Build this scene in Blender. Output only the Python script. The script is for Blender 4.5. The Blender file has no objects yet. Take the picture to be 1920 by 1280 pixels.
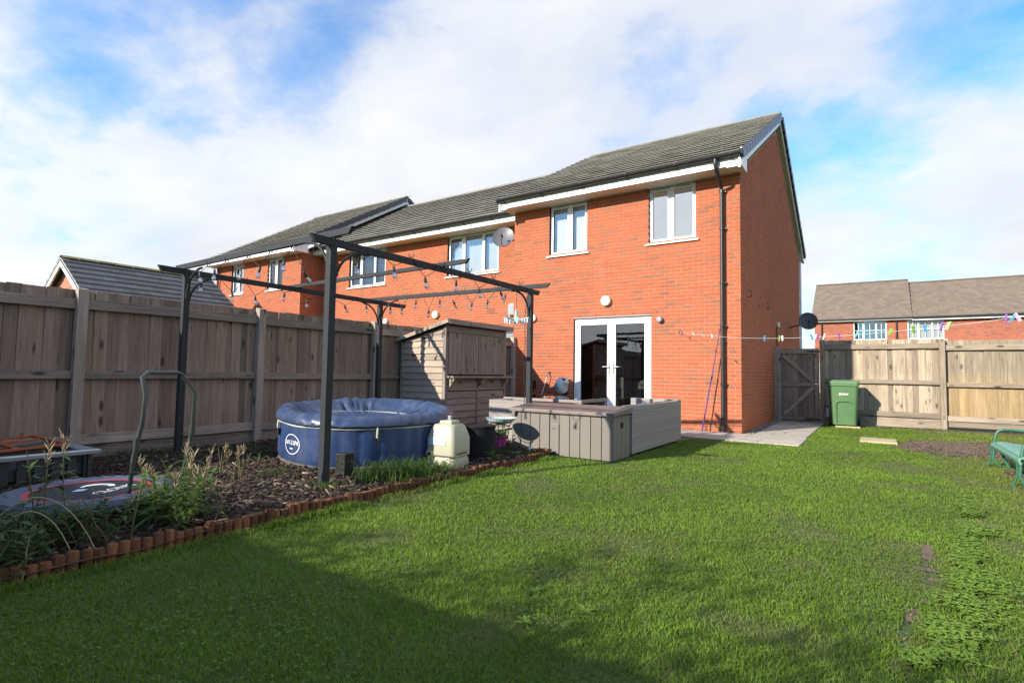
import bpy, bmesh, math, random
import numpy as np
from mathutils import Vector, Matrix
random.seed(7); rng = np.random.default_rng(7)
R = math.radians
sc = bpy.context.scene
COL = sc.collection

# ------------------------------------------------------------------ camera
CAMLOC = Vector((2.12979, -10.80974, 1.07741))
fwd = Vector((-0.56014694, 0.82642686, 0.05704432)); rgt = Vector((0.8281836, 0.56022505, 0.01611887)); upv = Vector((0.01863659, -0.05627211, 0.99824152))
cam = bpy.data.cameras.new('camera'); camo = bpy.data.objects.new('camera', cam); COL.objects.link(camo)
cam.sensor_fit = 'HORIZONTAL'; cam.sensor_width = 36; cam.lens = 1015.19 / 1920 * 36
cam.clip_start = .05; cam.clip_end = 3000
camo.matrix_world = Matrix(((rgt.x, upv.x, -fwd.x, CAMLOC.x), (rgt.y, upv.y, -fwd.y, CAMLOC.y), (rgt.z, upv.z, -fwd.z, CAMLOC.z), (0, 0, 0, 1)))
sc.camera = camo

# ------------------------------------------------------------------ light and sky
SUN = Vector((-.42, -1, .5)).normalized()
sun = bpy.data.lights.new('sun', 'SUN'); sun.energy = 5.0; sun.angle = R(.55); sun.color = (1, .93, .82)
suno = bpy.data.objects.new('sun', sun); COL.objects.link(suno); suno.rotation_euler = SUN.to_track_quat('Z', 'Y').to_euler(); suno.location = (-8, -20, 12)
W = bpy.data.worlds.new('World'); sc.world = W; W.use_nodes = True
def nd(nt, typ, **kw):
    n = nt.nodes.new(typ)
    for k, v in kw.items():
        if k[0] == '_': setattr(n, k[1:], v)
    return n
def link(nt, a, b): nt.links.new(a, b)
def math_(nt, op, a, b=None, clamp=False):
    n = nt.nodes.new('ShaderNodeMath'); n.operation = op; n.use_clamp = clamp
    for i, v in enumerate((a, b)):
        if v is None: continue
        if isinstance(v, (int, float)): n.inputs[i].default_value = v
        else: nt.links.new(v, n.inputs[i])
    return n.outputs[0]
def mixc(nt, fac, a, b, blend='MIX'):
    n = nt.nodes.new('ShaderNodeMix'); n.data_type = 'RGBA'; n.blend_type = blend
    for s, v in ((n.inputs['Factor'], fac), (n.inputs[6], a), (n.inputs[7], b)):
        if isinstance(v, (int, float)): s.default_value = v
        elif isinstance(v, (tuple, list)): s.default_value = (*v[:3], 1)
        else: nt.links.new(v, s)
    return n.outputs[2]
def ramp(nt, fac, stops):
    n = nt.nodes.new('ShaderNodeValToRGB'); cr = n.color_ramp
    while len(cr.elements) < len(stops): cr.elements.new(.5)
    for e, (p, c) in zip(cr.elements, stops):
        e.position = p; e.color = (*c, 1) if isinstance(c, (tuple, list)) else (c, c, c, 1)
    nt.links.new(fac, n.inputs[0]); return n.outputs[0]
def noise(nt, vec, scale, detail=4, rough=.55, dist=0):
    n = nt.nodes.new('ShaderNodeTexNoise'); n.inputs['Scale'].default_value = scale; n.inputs['Detail'].default_value = detail
    n.inputs['Roughness'].default_value = rough; n.inputs['Distortion'].default_value = dist
    if vec is not None: nt.links.new(vec, n.inputs['Vector'])
    return n.outputs['Fac']
nt = W.node_tree; nt.nodes.clear()
out = nt.nodes.new('ShaderNodeOutputWorld'); bg = nt.nodes.new('ShaderNodeBackground')
sky = nt.nodes.new('ShaderNodeTexSky'); sky.sky_type = 'NISHITA'; sky.sun_disc = False
sky.sun_elevation = math.asin(SUN.z); sky.sun_rotation = math.atan2(SUN.x, SUN.y); sky.air_density = 1.0; sky.dust_density = .1; sky.ozone_density = 2.5
tc = nt.nodes.new('ShaderNodeTexCoord'); sp = nt.nodes.new('ShaderNodeSeparateXYZ'); link(nt, tc.outputs['Generated'], sp.inputs[0])
zz = math_(nt, 'ADD', math_(nt, 'MAXIMUM', sp.outputs[2], 0.0), .30)
cb = nt.nodes.new('ShaderNodeCombineXYZ'); link(nt, math_(nt, 'DIVIDE', sp.outputs[0], zz), cb.inputs[0]); link(nt, math_(nt, 'DIVIDE', sp.outputs[1], zz), cb.inputs[1])
mp = nt.nodes.new('ShaderNodeMapping'); mp.inputs['Location'].default_value = (-4.6756, 9.4240, -8.6144); mp.inputs['Rotation'].default_value = (0, 0, 2.672); mp.inputs['Scale'].default_value = (.9, 1.1, 1)
link(nt, cb.outputs[0], mp.inputs[0])
n1 = noise(nt, mp.outputs[0], 1.0, 8, .52, .15); n2 = noise(nt, mp.outputs[0], 3.6, 8, .6, .3)
dens = math_(nt, 'ADD', math_(nt, 'MULTIPLY', n1, .80), math_(nt, 'MULTIPLY', n2, .20))
dens = math_(nt, 'ADD', dens, math_(nt, 'MULTIPLY', math_(nt, 'SUBTRACT', .45, sp.outputs[2]), .22))   # more cloud seen edge-on towards the horizon
cover = ramp(nt, dens, [(.43, .0), (.485, .36), (.535, .84), (.61, 1.0)])
shade = ramp(nt, noise(nt, mp.outputs[0], 1.7, 6, .55), [(.34, (.80, .82, .88)), (.60, (.97, .97, .99))])
skyc = mixc(nt, 1.0, sky.outputs[0], (.60, 1.08, 1.36), 'MULTIPLY')
SKY_STR = .15; CLOUD = .66
vs = nt.nodes.new('ShaderNodeVectorMath'); vs.operation = 'SCALE'; link(nt, shade, vs.inputs[0]); vs.inputs['Scale'].default_value = CLOUD / SKY_STR
link(nt, mixc(nt, cover, skyc, vs.outputs[0]), bg.inputs[0]); bg.inputs[1].default_value = SKY_STR; link(nt, bg.outputs[0], out.inputs[0])
sc.view_settings.view_transform = 'Standard'; sc.view_settings.look = 'None'; sc.view_settings.exposure = .68; sc.view_settings.gamma = 1
sc.cycles.max_bounces = 6; sc.cycles.diffuse_bounces = 3; sc.cycles.glossy_bounces = 3; sc.cycles.transmission_bounces = 4; sc.cycles.transparent_max_bounces = 8
sc.cycles.caustics_reflective = False; sc.cycles.caustics_refractive = False

# ------------------------------------------------------------------ materials
MATS = {}
def newmat(name):
    m = bpy.data.materials.new(name); m.use_nodes = True; t = m.node_tree; t.nodes.clear()
    o = t.nodes.new('ShaderNodeOutputMaterial'); b = t.nodes.new('ShaderNodeBsdfPrincipled'); t.links.new(b.outputs[0], o.inputs[0]); MATS[name] = m
    return m, t, b, o
def rand01(t):
    oi = t.nodes.new('ShaderNodeObjectInfo'); g = t.nodes.new('ShaderNodeNewGeometry')
    return math_(t, 'FRACT', math_(t, 'ADD', oi.outputs['Random'], g.outputs['Random Per Island'])), oi
def objvec(t, oi=None, k=13.0, sc3=(1, 1, 1)):
    c = t.nodes.new('ShaderNodeTexCoord'); v = c.outputs['Object']
    if oi is not None:
        a = t.nodes.new('ShaderNodeVectorMath'); a.operation = 'ADD'; t.links.new(v, a.inputs[0])
        cx = t.nodes.new('ShaderNodeCombineXYZ'); t.links.new(math_(t, 'MULTIPLY', oi, k), cx.inputs[0]); t.links.new(math_(t, 'MULTIPLY', oi, k * 1.7), cx.inputs[2])
        t.links.new(cx.outputs[0], a.inputs[1]); v = a.outputs[0]
    m = t.nodes.new('ShaderNodeMapping'); m.inputs['Scale'].default_value = sc3; t.links.new(v, m.inputs[0])
    return m.outputs[0]
def bump(t, b, h, strength, dist=.01):
    n = t.nodes.new('ShaderNodeBump'); n.inputs['Strength'].default_value = strength; n.inputs['Distance'].default_value = dist
    t.links.new(h, n.inputs['Height']); t.links.new(n.outputs[0], b.inputs['Normal'])
def mat(name, col, rough=.55, var=.12, scale=6, bs=.15, bscale=80, rnd=0, metal=0, spec=.5, dirt=None, dscale=2.5, dfac=.5):
    if name in MATS: return MATS[name]
    m, t, b, o = newmat(name); v = objvec(t)
    f = math_(t, 'ADD', math_(t, 'MULTIPLY', noise(t, v, scale, 5), 2 * var), 1 - var)
    if rnd:
        r, _ = rand01(t); f = math_(t, 'MULTIPLY', f, math_(t, 'ADD', math_(t, 'MULTIPLY', r, 2 * rnd), 1 - rnd))
    cx = t.nodes.new('ShaderNodeCombineColor')
    for i in range(3): t.links.new(f, cx.inputs[i])
    c = mixc(t, 1.0, (*col, 1), cx.outputs[0], 'MULTIPLY')
    if dirt: c = mixc(t, math_(t, 'MULTIPLY', ramp(t, noise(t, v, dscale, 6, .65), [(.45, 0.0), (.7, 1.0)]), dfac), c, dirt)
    t.links.new(c, b.inputs['Base Color'])
    b.inputs['Metallic'].default_value = metal; b.inputs['Specular IOR Level'].default_value = spec
    rr = math_(t, 'ADD', math_(t, 'MULTIPLY', noise(t, v, scale * 2.3, 4), .24), rough - .12, True); t.links.new(rr, b.inputs['Roughness'])
    if bs: bump(t, b, noise(t, v, bscale, 4), bs, .004)
    return m
def woodmat(name, c1, c2, c3, axis='Z', moss=0., rnd=.3, newt=0.):
    m, t, b, o = newmat(name); r, oi = rand01(t)
    sc3 = {'Z': (26, 26, 1.6), 'Y': (26, 1.6, 26), 'X': (1.6, 26, 26)}[axis]
    v = objvec(t, r, 17.0, sc3); v2 = objvec(t, r, 11.0, {'Z': (7, 7, 2.6), 'Y': (7, 2.6, 7), 'X': (2.6, 7, 7)}[axis]); v3 = objvec(t)
    g = noise(t, v, 1.0, 6, .65, .8)
    c = ramp(t, g, [(.3, c1), (.52, c2), (.72, c3)])
    f = math_(t, 'ADD', math_(t, 'MULTIPLY', r, 2 * rnd), 1 - rnd); cx = t.nodes.new('ShaderNodeCombineColor')
    f = math_(t, 'MULTIPLY', f, math_(t, 'ADD', math_(t, 'MULTIPLY', noise(t, v3, 1.3, 4), .5), .75))
    for i in range(3): t.links.new(f, cx.inputs[i])
    c = mixc(t, 1.0, c, cx.outputs[0], 'MULTIPLY')
    vo = t.nodes.new('ShaderNodeTexVoronoi'); vo.inputs['Scale'].default_value = 1.0; t.links.new(v2, vo.inputs['Vector'])
    kn = ramp(t, vo.outputs['Distance'], [(.10, 1.0), (.22, 0.0)]); c = mixc(t, math_(t, 'MULTIPLY', kn, .8), c, (.035, .025, .02))
    if moss:
        mo = ramp(t, noise(t, v3, 2.2, 6, .7), [(.52, 0.0), (.68, 1.0)]); c = mixc(t, math_(t, 'MULTIPLY', mo, moss), c, (.09, .10, .035))
    if newt:
        sx = t.nodes.new('ShaderNodeSeparateXYZ'); t.links.new(v3, sx.inputs[0]); zf = math_(t, 'ADD', sx.outputs[2], math_(t, 'MULTIPLY', noise(t, v3, 3, 4), .25))
        gold = ramp(t, g, [(.3, (.27, .175, .08)), (.52, (.36, .25, .125)), (.72, (.43, .32, .18))]); c = mixc(t, ramp(t, math_(t, 'MULTIPLY', zf, .5), [(.38, newt), (.55, 0.0)]), c, mixc(t, 1.0, gold, cx.outputs[0], 'MULTIPLY'))
    t.links.new(c, b.inputs['Base Color']); b.inputs['Roughness'].default_value = .85; b.inputs['Specular IOR Level'].default_value = .25
    bump(t, b, g, .35, .004); return m
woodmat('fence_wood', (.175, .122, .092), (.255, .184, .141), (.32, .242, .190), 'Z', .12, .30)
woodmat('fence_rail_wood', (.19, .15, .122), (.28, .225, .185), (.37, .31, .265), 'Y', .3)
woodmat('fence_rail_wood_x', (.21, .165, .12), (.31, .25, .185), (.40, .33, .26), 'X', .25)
woodmat('fence_wood_sun_tint', (.22, .172, .122), (.34, .272, .195), (.45, .37, .28), 'Z', .2)  # paler copy of the fence wood, sunlight put into the colour
woodmat('fence_wood_new', (.20, .155, .11), (.30, .24, .17), (.395, .325, .24), 'Z', .1, .22, .9)
woodmat('shed_wood_y', (0.195, 0.153, 0.124), (0.28, 0.227, 0.189), (0.364, 0.305, 0.26), 'Y', 0, .12)
woodmat('shed_wood_x', (0.247, 0.189, 0.143), (0.351, 0.28, 0.215), (0.442, 0.364, 0.293), 'X', 0, .12)
woodmat('shed_wood_z', (0.169, 0.13, 0.108), (0.247, 0.202, 0.169), (0.325, 0.273, 0.234), 'Z', 0, .12)
woodmat('log_wood', (.085, .034, .016), (.16, .066, .030), (.24, .11, .055), 'Z', .25, .4)
def brickmat(name, a, bcol, c3, k=1.0):
    m, t, b, o = newmat(name); r, oi = rand01(t); v = objvec(t, r, 9.0, (5, 5, 34)); v2 = objvec(t, r, 9.0, (60, 60, 60)); v3 = objvec(t)
    c = ramp(t, r, [(.0, a), (.45, a), (.62, tuple(x * .86 for x in a)), (.78, bcol), (.93, c3), (1.0, tuple(x * .8 for x in c3))])
    s = noise(t, v, 1.0, 4, .6); c = mixc(t, ramp(t, s, [(.38, 0.0), (.75, .6)]), c, tuple(x * 1.0 for x in bcol))
    big = math_(t, 'ADD', math_(t, 'MULTIPLY', noise(t, v3, .8, 4), .3), .85); cx = t.nodes.new('ShaderNodeCombineColor')
    for i in range(3): t.links.new(big, cx.inputs[i])
    c = mixc(t, 1.0, c, cx.outputs[0], 'MULTIPLY')
    ef = ramp(t, noise(t, v3, 1.7, 6, .7), [(.6, 0.0), (.8, .22)]); c = mixc(t, ef, c, (.5, .36, .28))
    t.links.new(c, b.inputs['Base Color']); b.inputs['Roughness'].default_value = .86; b.inputs['Specular IOR Level'].default_value = .25
    bump(t, b, noise(t, v2, 1.0, 4), .35, .004); return m
brickmat('brick', (.43, .116, .052), (.385, .115, .057), (.315, .122, .066))
brickmat('brick_far', (.40, .125, .07), (.34, .115, .07), (.26, .10, .07))
mat('mortar', (.51, .335, .225), .9, .12, 3, .3, 120)
mat('mortar_far', (.42, .30, .22), .9, .1, 3, .2, 120)
mat('roof_tile', (.19, .182, .160), .85, .25, 3.5, .5, 90, .25, dirt=(.25, .225, .14), dscale=5, dfac=.5)
mat('roof_tile_slate', (.085, .088, .092), .8, .2, 3, .3, 60, .2)
mat('roof_tile_brown', (.18, .135, .10), .85, .15, 2, .3, 60, .12)
mat('lichen_tile', (.22, .19, .06), .9, .35, 5, .3, 60, .3)
mat('verge_grey', (.045, .052, .065), .38, .1, 4, .05)
mat('upvc', (.80, .80, .79), .3, .04, 3, .02, 40, dirt=(.55, .53, .48), dscale=3, dfac=.18)
mat('soffit', (.76, .73, .70), .5, .06, 2, .02)
mat('gutter_black', (.018, .018, .02), .35, .2, 3, .03)
mat('pipe_black', (.022, .021, .02), .38, .2, 3, .05)
mat('lamp_cream', (.80, .74, .58), .35, .06, 5, .02)
mat('grey_plastic', (.25, .27, .30), .45, .08, 5, .03)
mat('pergola_grey', (.036, .038, .04), .6, .12, 4, .06, 120, spec=.15)
mat('bulb_black', (.012, .012, .012), .5, .1, 9, 0)
mat('spa_blue', (.020, .046, .128), .42, .2, 3, .12, 40, dirt=(.20, .19, .19), dscale=4, dfac=.22)
mat('spa_cover', (.030, .052, .115), .4, .22, 5, .2, 18, dirt=(.22, .23, .27), dscale=6, dfac=.22)
mat('spa_seam', (.50, .50, .40), .6, .1)
mat('spa_dirty', (.17, .15, .13), .7, .4, 9, .1)
mat('print_white', (.80, .80, .80), .5, .03)
mat('pump_cream', (.40, .38, .265), .45, .08, 4, .05, dirt=(.33, .32, .2), dscale=4, dfac=.35)
mat('pump_dark', (.09, .085, .06), .6)
mat('sticker_blue', (.44, .54, .62), .5, .15, 30)
mat('rattan_black', (.011, .011, .013), .6, .2, 20, .2, spec=.2)
mat('rattan_grey', (.30, .262, .228), .75, .2, 40, .3, 150, .12)
mat('cushion_grey', (.12, .11, .10), .9, .2, 30, .3)
mat('box_taupe', (.175, .152, .126), .55, .1, 3, .12, 90, .08)
mat('box_lid', (.135, .105, .09), .5, .12, 3, .1, 90)
mat('black_gap', (.012, .011, .01), .9)
mat('metal_black', (.015, .015, .015), .45, .2)
mat('steel', (.62, .62, .60), .25, .1, 6, .02, metal=1)
mat('pink', (.62, .075, .30), .4, .08)
mat('mosaic_a', (.45, .52, .62), .25, .3, 25); mat('mosaic_b', (.30, .55, .30), .25, .2, 25); mat('mosaic_c', (.60, .48, .44), .3, .2, 25)
mat('bin_green', (.075, .165, .062), .45, .12, 3, .06, 60, dirt=(.12, .18, .1), dscale=5, dfac=.3)
mat('bin_black', (.02, .02, .02), .6)
mat('paving', (.43, .38, .31), .85, .18, 3, .3, 50, .12, dirt=(.27, .23, .18), dscale=5, dfac=.5)
mat('paving_yellow', (.48, .38, .22), .85, .15, 4, .3, 50)
mat('gravel', (.32, .29, .26), .9, .3, 40, .3, 60, .4)
mat('concrete', (.36, .28, .215), .9, .15, 5, .3, 50)
mat('bench_green', (.035, .14, .085), .4, .15, 4, .06); mat('bench_seat', (.16, .34, .25), .5, .12, 5, .08, 60, .1)
mat('purple', (.085, .05, .20), .4, .1)
mat('reel_grey', (.50, .53, .55), .4, .05); mat('reel_teal', (.01, .24, .23), .4, .05)
mat('hose_white', (.75, .75, .72), .4, .05)
mat('aqua', (.22, .52, .52), .35, .08); mat('aqua_pale', (.55, .72, .75), .35, .08)
mat('peg_blue', (.07, .33, .58), .4); mat('peg_green', (.22, .50, .05), .4); mat('peg_purple', (.20, .04, .34), .4); mat('peg_white', (.70, .68, .70), .4); mat('peg_pale', (.50, .56, .62), .4); mat('peg_lilac', (.55, .42, .60), .4); mat('peg_teal', (.15, .45, .42), .4)
mat('tramp_mat', (.022, .022, .03), .6, .15, 30); mat('tramp_red', (.55, .045, .055), .5, .1); mat('tramp_skirt', (.10, .11, .16), .5, .25, 18, .3, 25)
mat('tube_dark', (.045, .055, .05), .35, .1); mat('tray_grey', (.22, .24, .25), .45, .1); mat('tray_dark', (.03, .033, .038), .5, .1); mat('orange', (.34, .075, .02), .45, .15)
mat('dish_grey', (.13, .13, .14), .45, .08); mat('dish_dark', (.05, .055, .06), .5, .1)
mat('soil', (.085, .055, .036), .95, .45, 9, .8, 30, .3); mat('dry_soil', (.14, .10, .066), .95, .4, 9, .8, 30)
mat('bark', (.085, .055, .04), .9, .35, 14, .3, 60, .75)
mat('chip_pale', (.36, .27, .17), .9, .25, 14, .3, 60, .4)
mat('room_wall', (.16, .155, .14), .9); mat('room_dark', (.03, .028, .026), .7); mat('blind', (.74, .74, .74), .8, .05, 3, 0); mat('slat_grey', (.46, .48, .50), .7, .05)  # room_wall and room_dark are darkened so interiors seem unlit
mat('tinted', (.02, .02, .02), .4); mat('chrome_white', (.6, .6, .6), .3); mat('red_part', (.4, .03, .03), .4)
mat('cable', (.02, .02, .02), .6, 0, 3, 0); mat('line_white', (.7, .7, .7), .6, 0, 3, 0)
mat('straw', (.40, .31, .18), .8, .2, 20, 0, rnd=.3); mat('stem', (.16, .13, .06), .8, .2, 20, 0, rnd=.3)
def glassmat(name, refl, tint, rough=0.0):
    m, t, b, o = newmat(name); t.nodes.remove(b)
    tr = t.nodes.new('ShaderNodeBsdfTransparent'); tr.inputs[0].default_value = (*tint, 1)
    gl = t.nodes.new('ShaderNodeBsdfGlossy'); gl.inputs['Roughness'].default_value = rough; gl.inputs[0].default_value = (.92, .96, 1, 1)
    fr = t.nodes.new('ShaderNodeFresnel'); fr.inputs[0].default_value = 1.5
    v = objvec(t); n = t.nodes.new('ShaderNodeBump'); n.inputs['Strength'].default_value = .06; n.inputs['Distance'].default_value = .02
    t.links.new(noise(t, v, 1.2, 2), n.inputs['Height']); t.links.new(n.outputs[0], gl.inputs['Normal'])
    f = math_(t, 'ADD', math_(t, 'MULTIPLY', fr.outputs[0], .9), refl, True)
    mx = t.nodes.new('ShaderNodeMixShader'); t.links.new(f, mx.inputs[0]); t.links.new(tr.outputs[0], mx.inputs[1]); t.links.new(gl.outputs[0], mx.inputs[2]); t.links.new(mx.outputs[0], o.inputs[0])
    return m
glassmat('glass', .6, (.75, .8, .8)); glassmat('glass_blind', .05, (.9, .92, .92)); glassmat('glass_door', .12, (.62, .64, .62)); glassmat('glass_table', .22, (.75, .85, .8)); glassmat('glass_bulb', .34, (.9, .9, .88))
def leafmat(name, attr='col', trans=.3, rough=.55):
    m, t, b, o = newmat(name)
    a = t.nodes.new('ShaderNodeAttribute'); a.attribute_name = attr
    t.links.new(a.outputs['Color'], b.inputs['Base Color']); b.inputs['Roughness'].default_value = rough; b.inputs['Specular IOR Level'].default_value = .3
    tr = t.nodes.new('ShaderNodeBsdfTranslucent'); t.links.new(a.outputs['Color'], tr.inputs[0])
    mx = t.nodes.new('ShaderNodeMixShader'); mx.inputs[0].default_value = trans
    t.links.new(b.outputs[0], mx.inputs[1]); t.links.new(tr.outputs[0], mx.inputs[2]); t.links.new(mx.outputs[0], o.inputs[0]); return m
leafmat('leaf'); leafmat('grass', trans=.38, rough=.6); leafmat('chips', trans=0.0, rough=.9)

# ------------------------------------------------------------------ mesh helpers
ORG = {}
class MB:
    def __init__(s): s.v = []; s.f = []
    def add(s, vs, fs):
        n = len(s.v); s.v += [tuple(p) for p in vs]; s.f += [tuple(i + n for i in q) for q in fs]; return s
    def hexa(s, p): return s.add(p, [(0, 3, 2, 1), (4, 5, 6, 7), (0, 1, 5, 4), (1, 2, 6, 5), (2, 3, 7, 6), (3, 0, 4, 7)])
    def box(s, x0, y0, z0, x1, y1, z1):
        return s.hexa([(x0, y0, z0), (x1, y0, z0), (x1, y1, z0), (x0, y1, z0), (x0, y0, z1), (x1, y0, z1), (x1, y1, z1), (x0, y1, z1)])
    def bar(s, a, b, w, h, up=(0, 0, 1)):
        a = Vector(a); b = Vector(b); d = (b - a).normalized(); u = Vector(up)
        if abs(d.dot(u)) > .99: u = Vector((0, 1, 0))
        sd = d.cross(u).normalized() * w / 2; u2 = sd.cross(d).normalized() * h / 2
        return s.hexa([a - sd - u2, a + sd - u2, b + sd - u2, b - sd - u2, a - sd + u2, a + sd + u2, b + sd + u2, b - sd + u2])
    def tube(s, path, r, n=8, cap=True):
        P = [Vector(p) for p in path]; rs = r if isinstance(r, (list, tuple)) else [r] * len(P); vs = []; fs = []; ref = None
        for i, p in enumerate(P):
            d = (P[min(i + 1, len(P) - 1)] - P[max(i - 1, 0)]).normalized()
            if ref is None: ref = Vector((0, 0, 1)) if abs(d.z) < .9 else Vector((1, 0, 0))
            a = d.cross(ref).normalized(); b = a.cross(d).normalized(); ref = b
            for k in range(n): t = 2 * math.pi * k / n; vs.append(p + (a * math.cos(t) + b * math.sin(t)) * rs[i])
        for i in range(len(P) - 1):
            for k in range(n): fs.append((i * n + k, i * n + (k + 1) % n, (i + 1) * n + (k + 1) % n, (i + 1) * n + k))
        if cap: fs.append(tuple(range(n))[::-1]); fs.append(tuple((len(P) - 1) * n + k for k in range(n)))
        return s.add(vs, fs)
    def lathe(s, prof, c, n=24, ax='Z', rad=None):
        vs = []; fs = []
        for (r, h) in prof:
            for k in range(n):
                t = 2 * math.pi * k / n; q = r * (rad(t) if rad else 1); x, y = q * math.cos(t), q * math.sin(t)
                vs.append({'Z': (c[0] + x, c[1] + y, c[2] + h), 'Y': (c[0] + x, c[1] + h, c[2] + y), 'X': (c[0] + h, c[1] + x, c[2] + y)}[ax])
        for i in range(len(prof) - 1):
            for k in range(n): fs.append((i * n + k, i * n + (k + 1) % n, (i + 1) * n + (k + 1) % n, (i + 1) * n + k))
        fs.append(tuple(range(n))[::-1]); fs.append(tuple((len(prof) - 1) * n + k for k in range(n)))
        return s.add(vs, fs)
    def prism(s, poly, ax, a, b):
        f = {'X': lambda p, h: (h, p[0], p[1]), 'Y': lambda p, h: (p[0], h, p[1]), 'Z': lambda p, h: (p[0], p[1], h)}[ax]; n = len(poly)
        return s.add([f(p, a) for p in poly] + [f(p, b) for p in poly], [tuple(range(n)), tuple(range(n, 2 * n))[::-1]] + [(i, (i + 1) % n, n + (i + 1) % n, n + i) for i in range(n)])
    def mesh(s, name, bevel=0, smooth=False, org=(0, 0, 0)):
        me = bpy.data.meshes.new(name); o = Vector(org)
        me.from_pydata([tuple(Vector(p) - o) for p in s.v], [], s.f)
        bm = bmesh.new(); bm.from_mesh(me); bmesh.ops.recalc_face_normals(bm, faces=bm.faces)
        if bevel: bmesh.ops.bevel(bm, geom=[e for e in bm.edges if e.is_manifold and e.calc_face_angle(0) > .5], offset=bevel, segments=2, profile=.6, affect='EDGES', clamp_overlap=True)
        bm.to_mesh(me); bm.free()
        if smooth:
            me.shade_smooth()
            try: me.set_sharp_from_angle(angle=R(38))
            except Exception: pass
        return me
    def build(s, name, m, parent=None, bevel=0, smooth=False):
        org = ORG.get(parent.name, Vector()) if parent else Vector()
        me = s.mesh(name, bevel, smooth, org); me.materials.append(MATS[m]); o = bpy.data.objects.new(name, me); COL.objects.link(o)
        if parent: o.parent = parent; ORG[o.name] = org
        return o
def box(*a): return MB().box(*a)
def tube(*a, **k): return MB().tube(*a, **k)
def tag(o, label=None, cat=None, group=None, kind=None):
    for k, v in (('label', label), ('category', cat), ('group', group), ('kind', kind)):
        if v: o[k] = v
    return o
def thing(name, label, cat, loc, group=None):
    o = bpy.data.objects.new(name, None); COL.objects.link(o); o.location = loc; o.empty_display_size = .1; ORG[o.name] = Vector(loc)
    return tag(o, label, cat, group)
def pieces(name, me, m, parent, mats, maxn=300):
    """shared-mesh pieces: the ones nearest the camera as objects, the rest joined as one part"""
    if not me.materials: me.materials.append(MATS[m])
    org = ORG[parent.name]; mats = sorted(mats, key=lambda M: (M.translation - CAMLOC).length)
    for M in mats[:maxn]:
        o = bpy.data.objects.new(name, me); COL.objects.link(o); o.parent = parent; o.matrix_local = Matrix.Translation(-org) @ M
    rest = mats[maxn:]
    if rest:
        V = np.array([v.co for v in me.vertices]); F = [tuple(p.vertices) for p in me.polygons]; vs = []; fs = []; n = 0
        for M in rest:
            A = np.array(M); vs.append(V @ A[:3, :3].T + A[:3, 3]); fs += [tuple(i + n for i in f) for f in F]; n += len(V)
        b = MB(); b.v = [tuple(p) for p in np.concatenate(vs)]; b.f = fs
        o = b.build(name, m, parent); o['kind'] = 'stuff'
def arc(c, r, a0, a1, n, plane='XZ'):
    P = []
    for i in range(n + 1):
        t = R(a0 + (a1 - a0) * i / n); u, w = r * math.cos(t), r * math.sin(t)
        P.append({'XZ': (c[0] + u, c[1], c[2] + w), 'YZ': (c[0], c[1] + u, c[2] + w), 'XY': (c[0] + u, c[1] + w, c[2])}[plane])
    return P
def text_mesh(s, size):
    cu = bpy.data.curves.new('lettering', 'FONT'); cu.body = s; cu.size = size; cu.align_x = 'CENTER'; cu.align_y = 'CENTER'; cu.extrude = 0; cu.resolution_u = 3; cu.offset = size * .012
    o = bpy.data.objects.new('lettering', cu); me = bpy.data.meshes.new_from_object(o); bpy.data.objects.remove(o); bpy.data.curves.remove(cu)
    V = [tuple(v.co) for v in me.vertices]; F = [tuple(p.vertices) for p in me.polygons]; bpy.data.meshes.remove(me); return V, F
def vnoise(x, y, s, seed=0):
    r = np.random.default_rng(seed); T = r.random((64, 64)); x = x * s + 1000; y = y * s + 1000
    xi = np.floor(x).astype(int); yi = np.floor(y).astype(int); fx = x - xi; fy = y - yi; fx = fx * fx * (3 - 2 * fx); fy = fy * fy * (3 - 2 * fy)
    g = lambda a, b: T[a % 64, b % 64]
    return (g(xi, yi) * (1 - fx) + g(xi + 1, yi) * fx) * (1 - fy) + (g(xi, yi + 1) * (1 - fx) + g(xi + 1, yi + 1) * fx) * fy
def raw(name, V, F, colr, m, parent=None, smooth=False):
    """fast numpy mesh: V (n,3), F (m,3) triangles, colr (n,3) per vertex"""
    me = bpy.data.meshes.new(name); V = np.asarray(V, np.float32); F = np.asarray(F, np.int32)
    if parent: V = V - np.array(ORG[parent.name], np.float32)
    me.vertices.add(len(V)); me.vertices.foreach_set('co', V.ravel()); me.loops.add(F.size); me.loops.foreach_set('vertex_index', F.ravel())
    me.polygons.add(len(F)); me.polygons.foreach_set('loop_start', np.arange(0, F.size, 3, dtype=np.int32))
    if colr is not None:
        a = me.color_attributes.new('col', 'FLOAT_COLOR', 'POINT'); a.data.foreach_set('color', np.concatenate([colr, np.ones((len(V), 1))], 1).astype(np.float32).ravel())
    me.update(calc_edges=True); me.validate(); me.materials.append(MATS[m]); o = bpy.data.objects.new(name, me); COL.objects.link(o)
    if parent: o.parent = parent; ORG[o.name] = ORG[parent.name]
    if smooth: me.shade_smooth()
    return o
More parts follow.
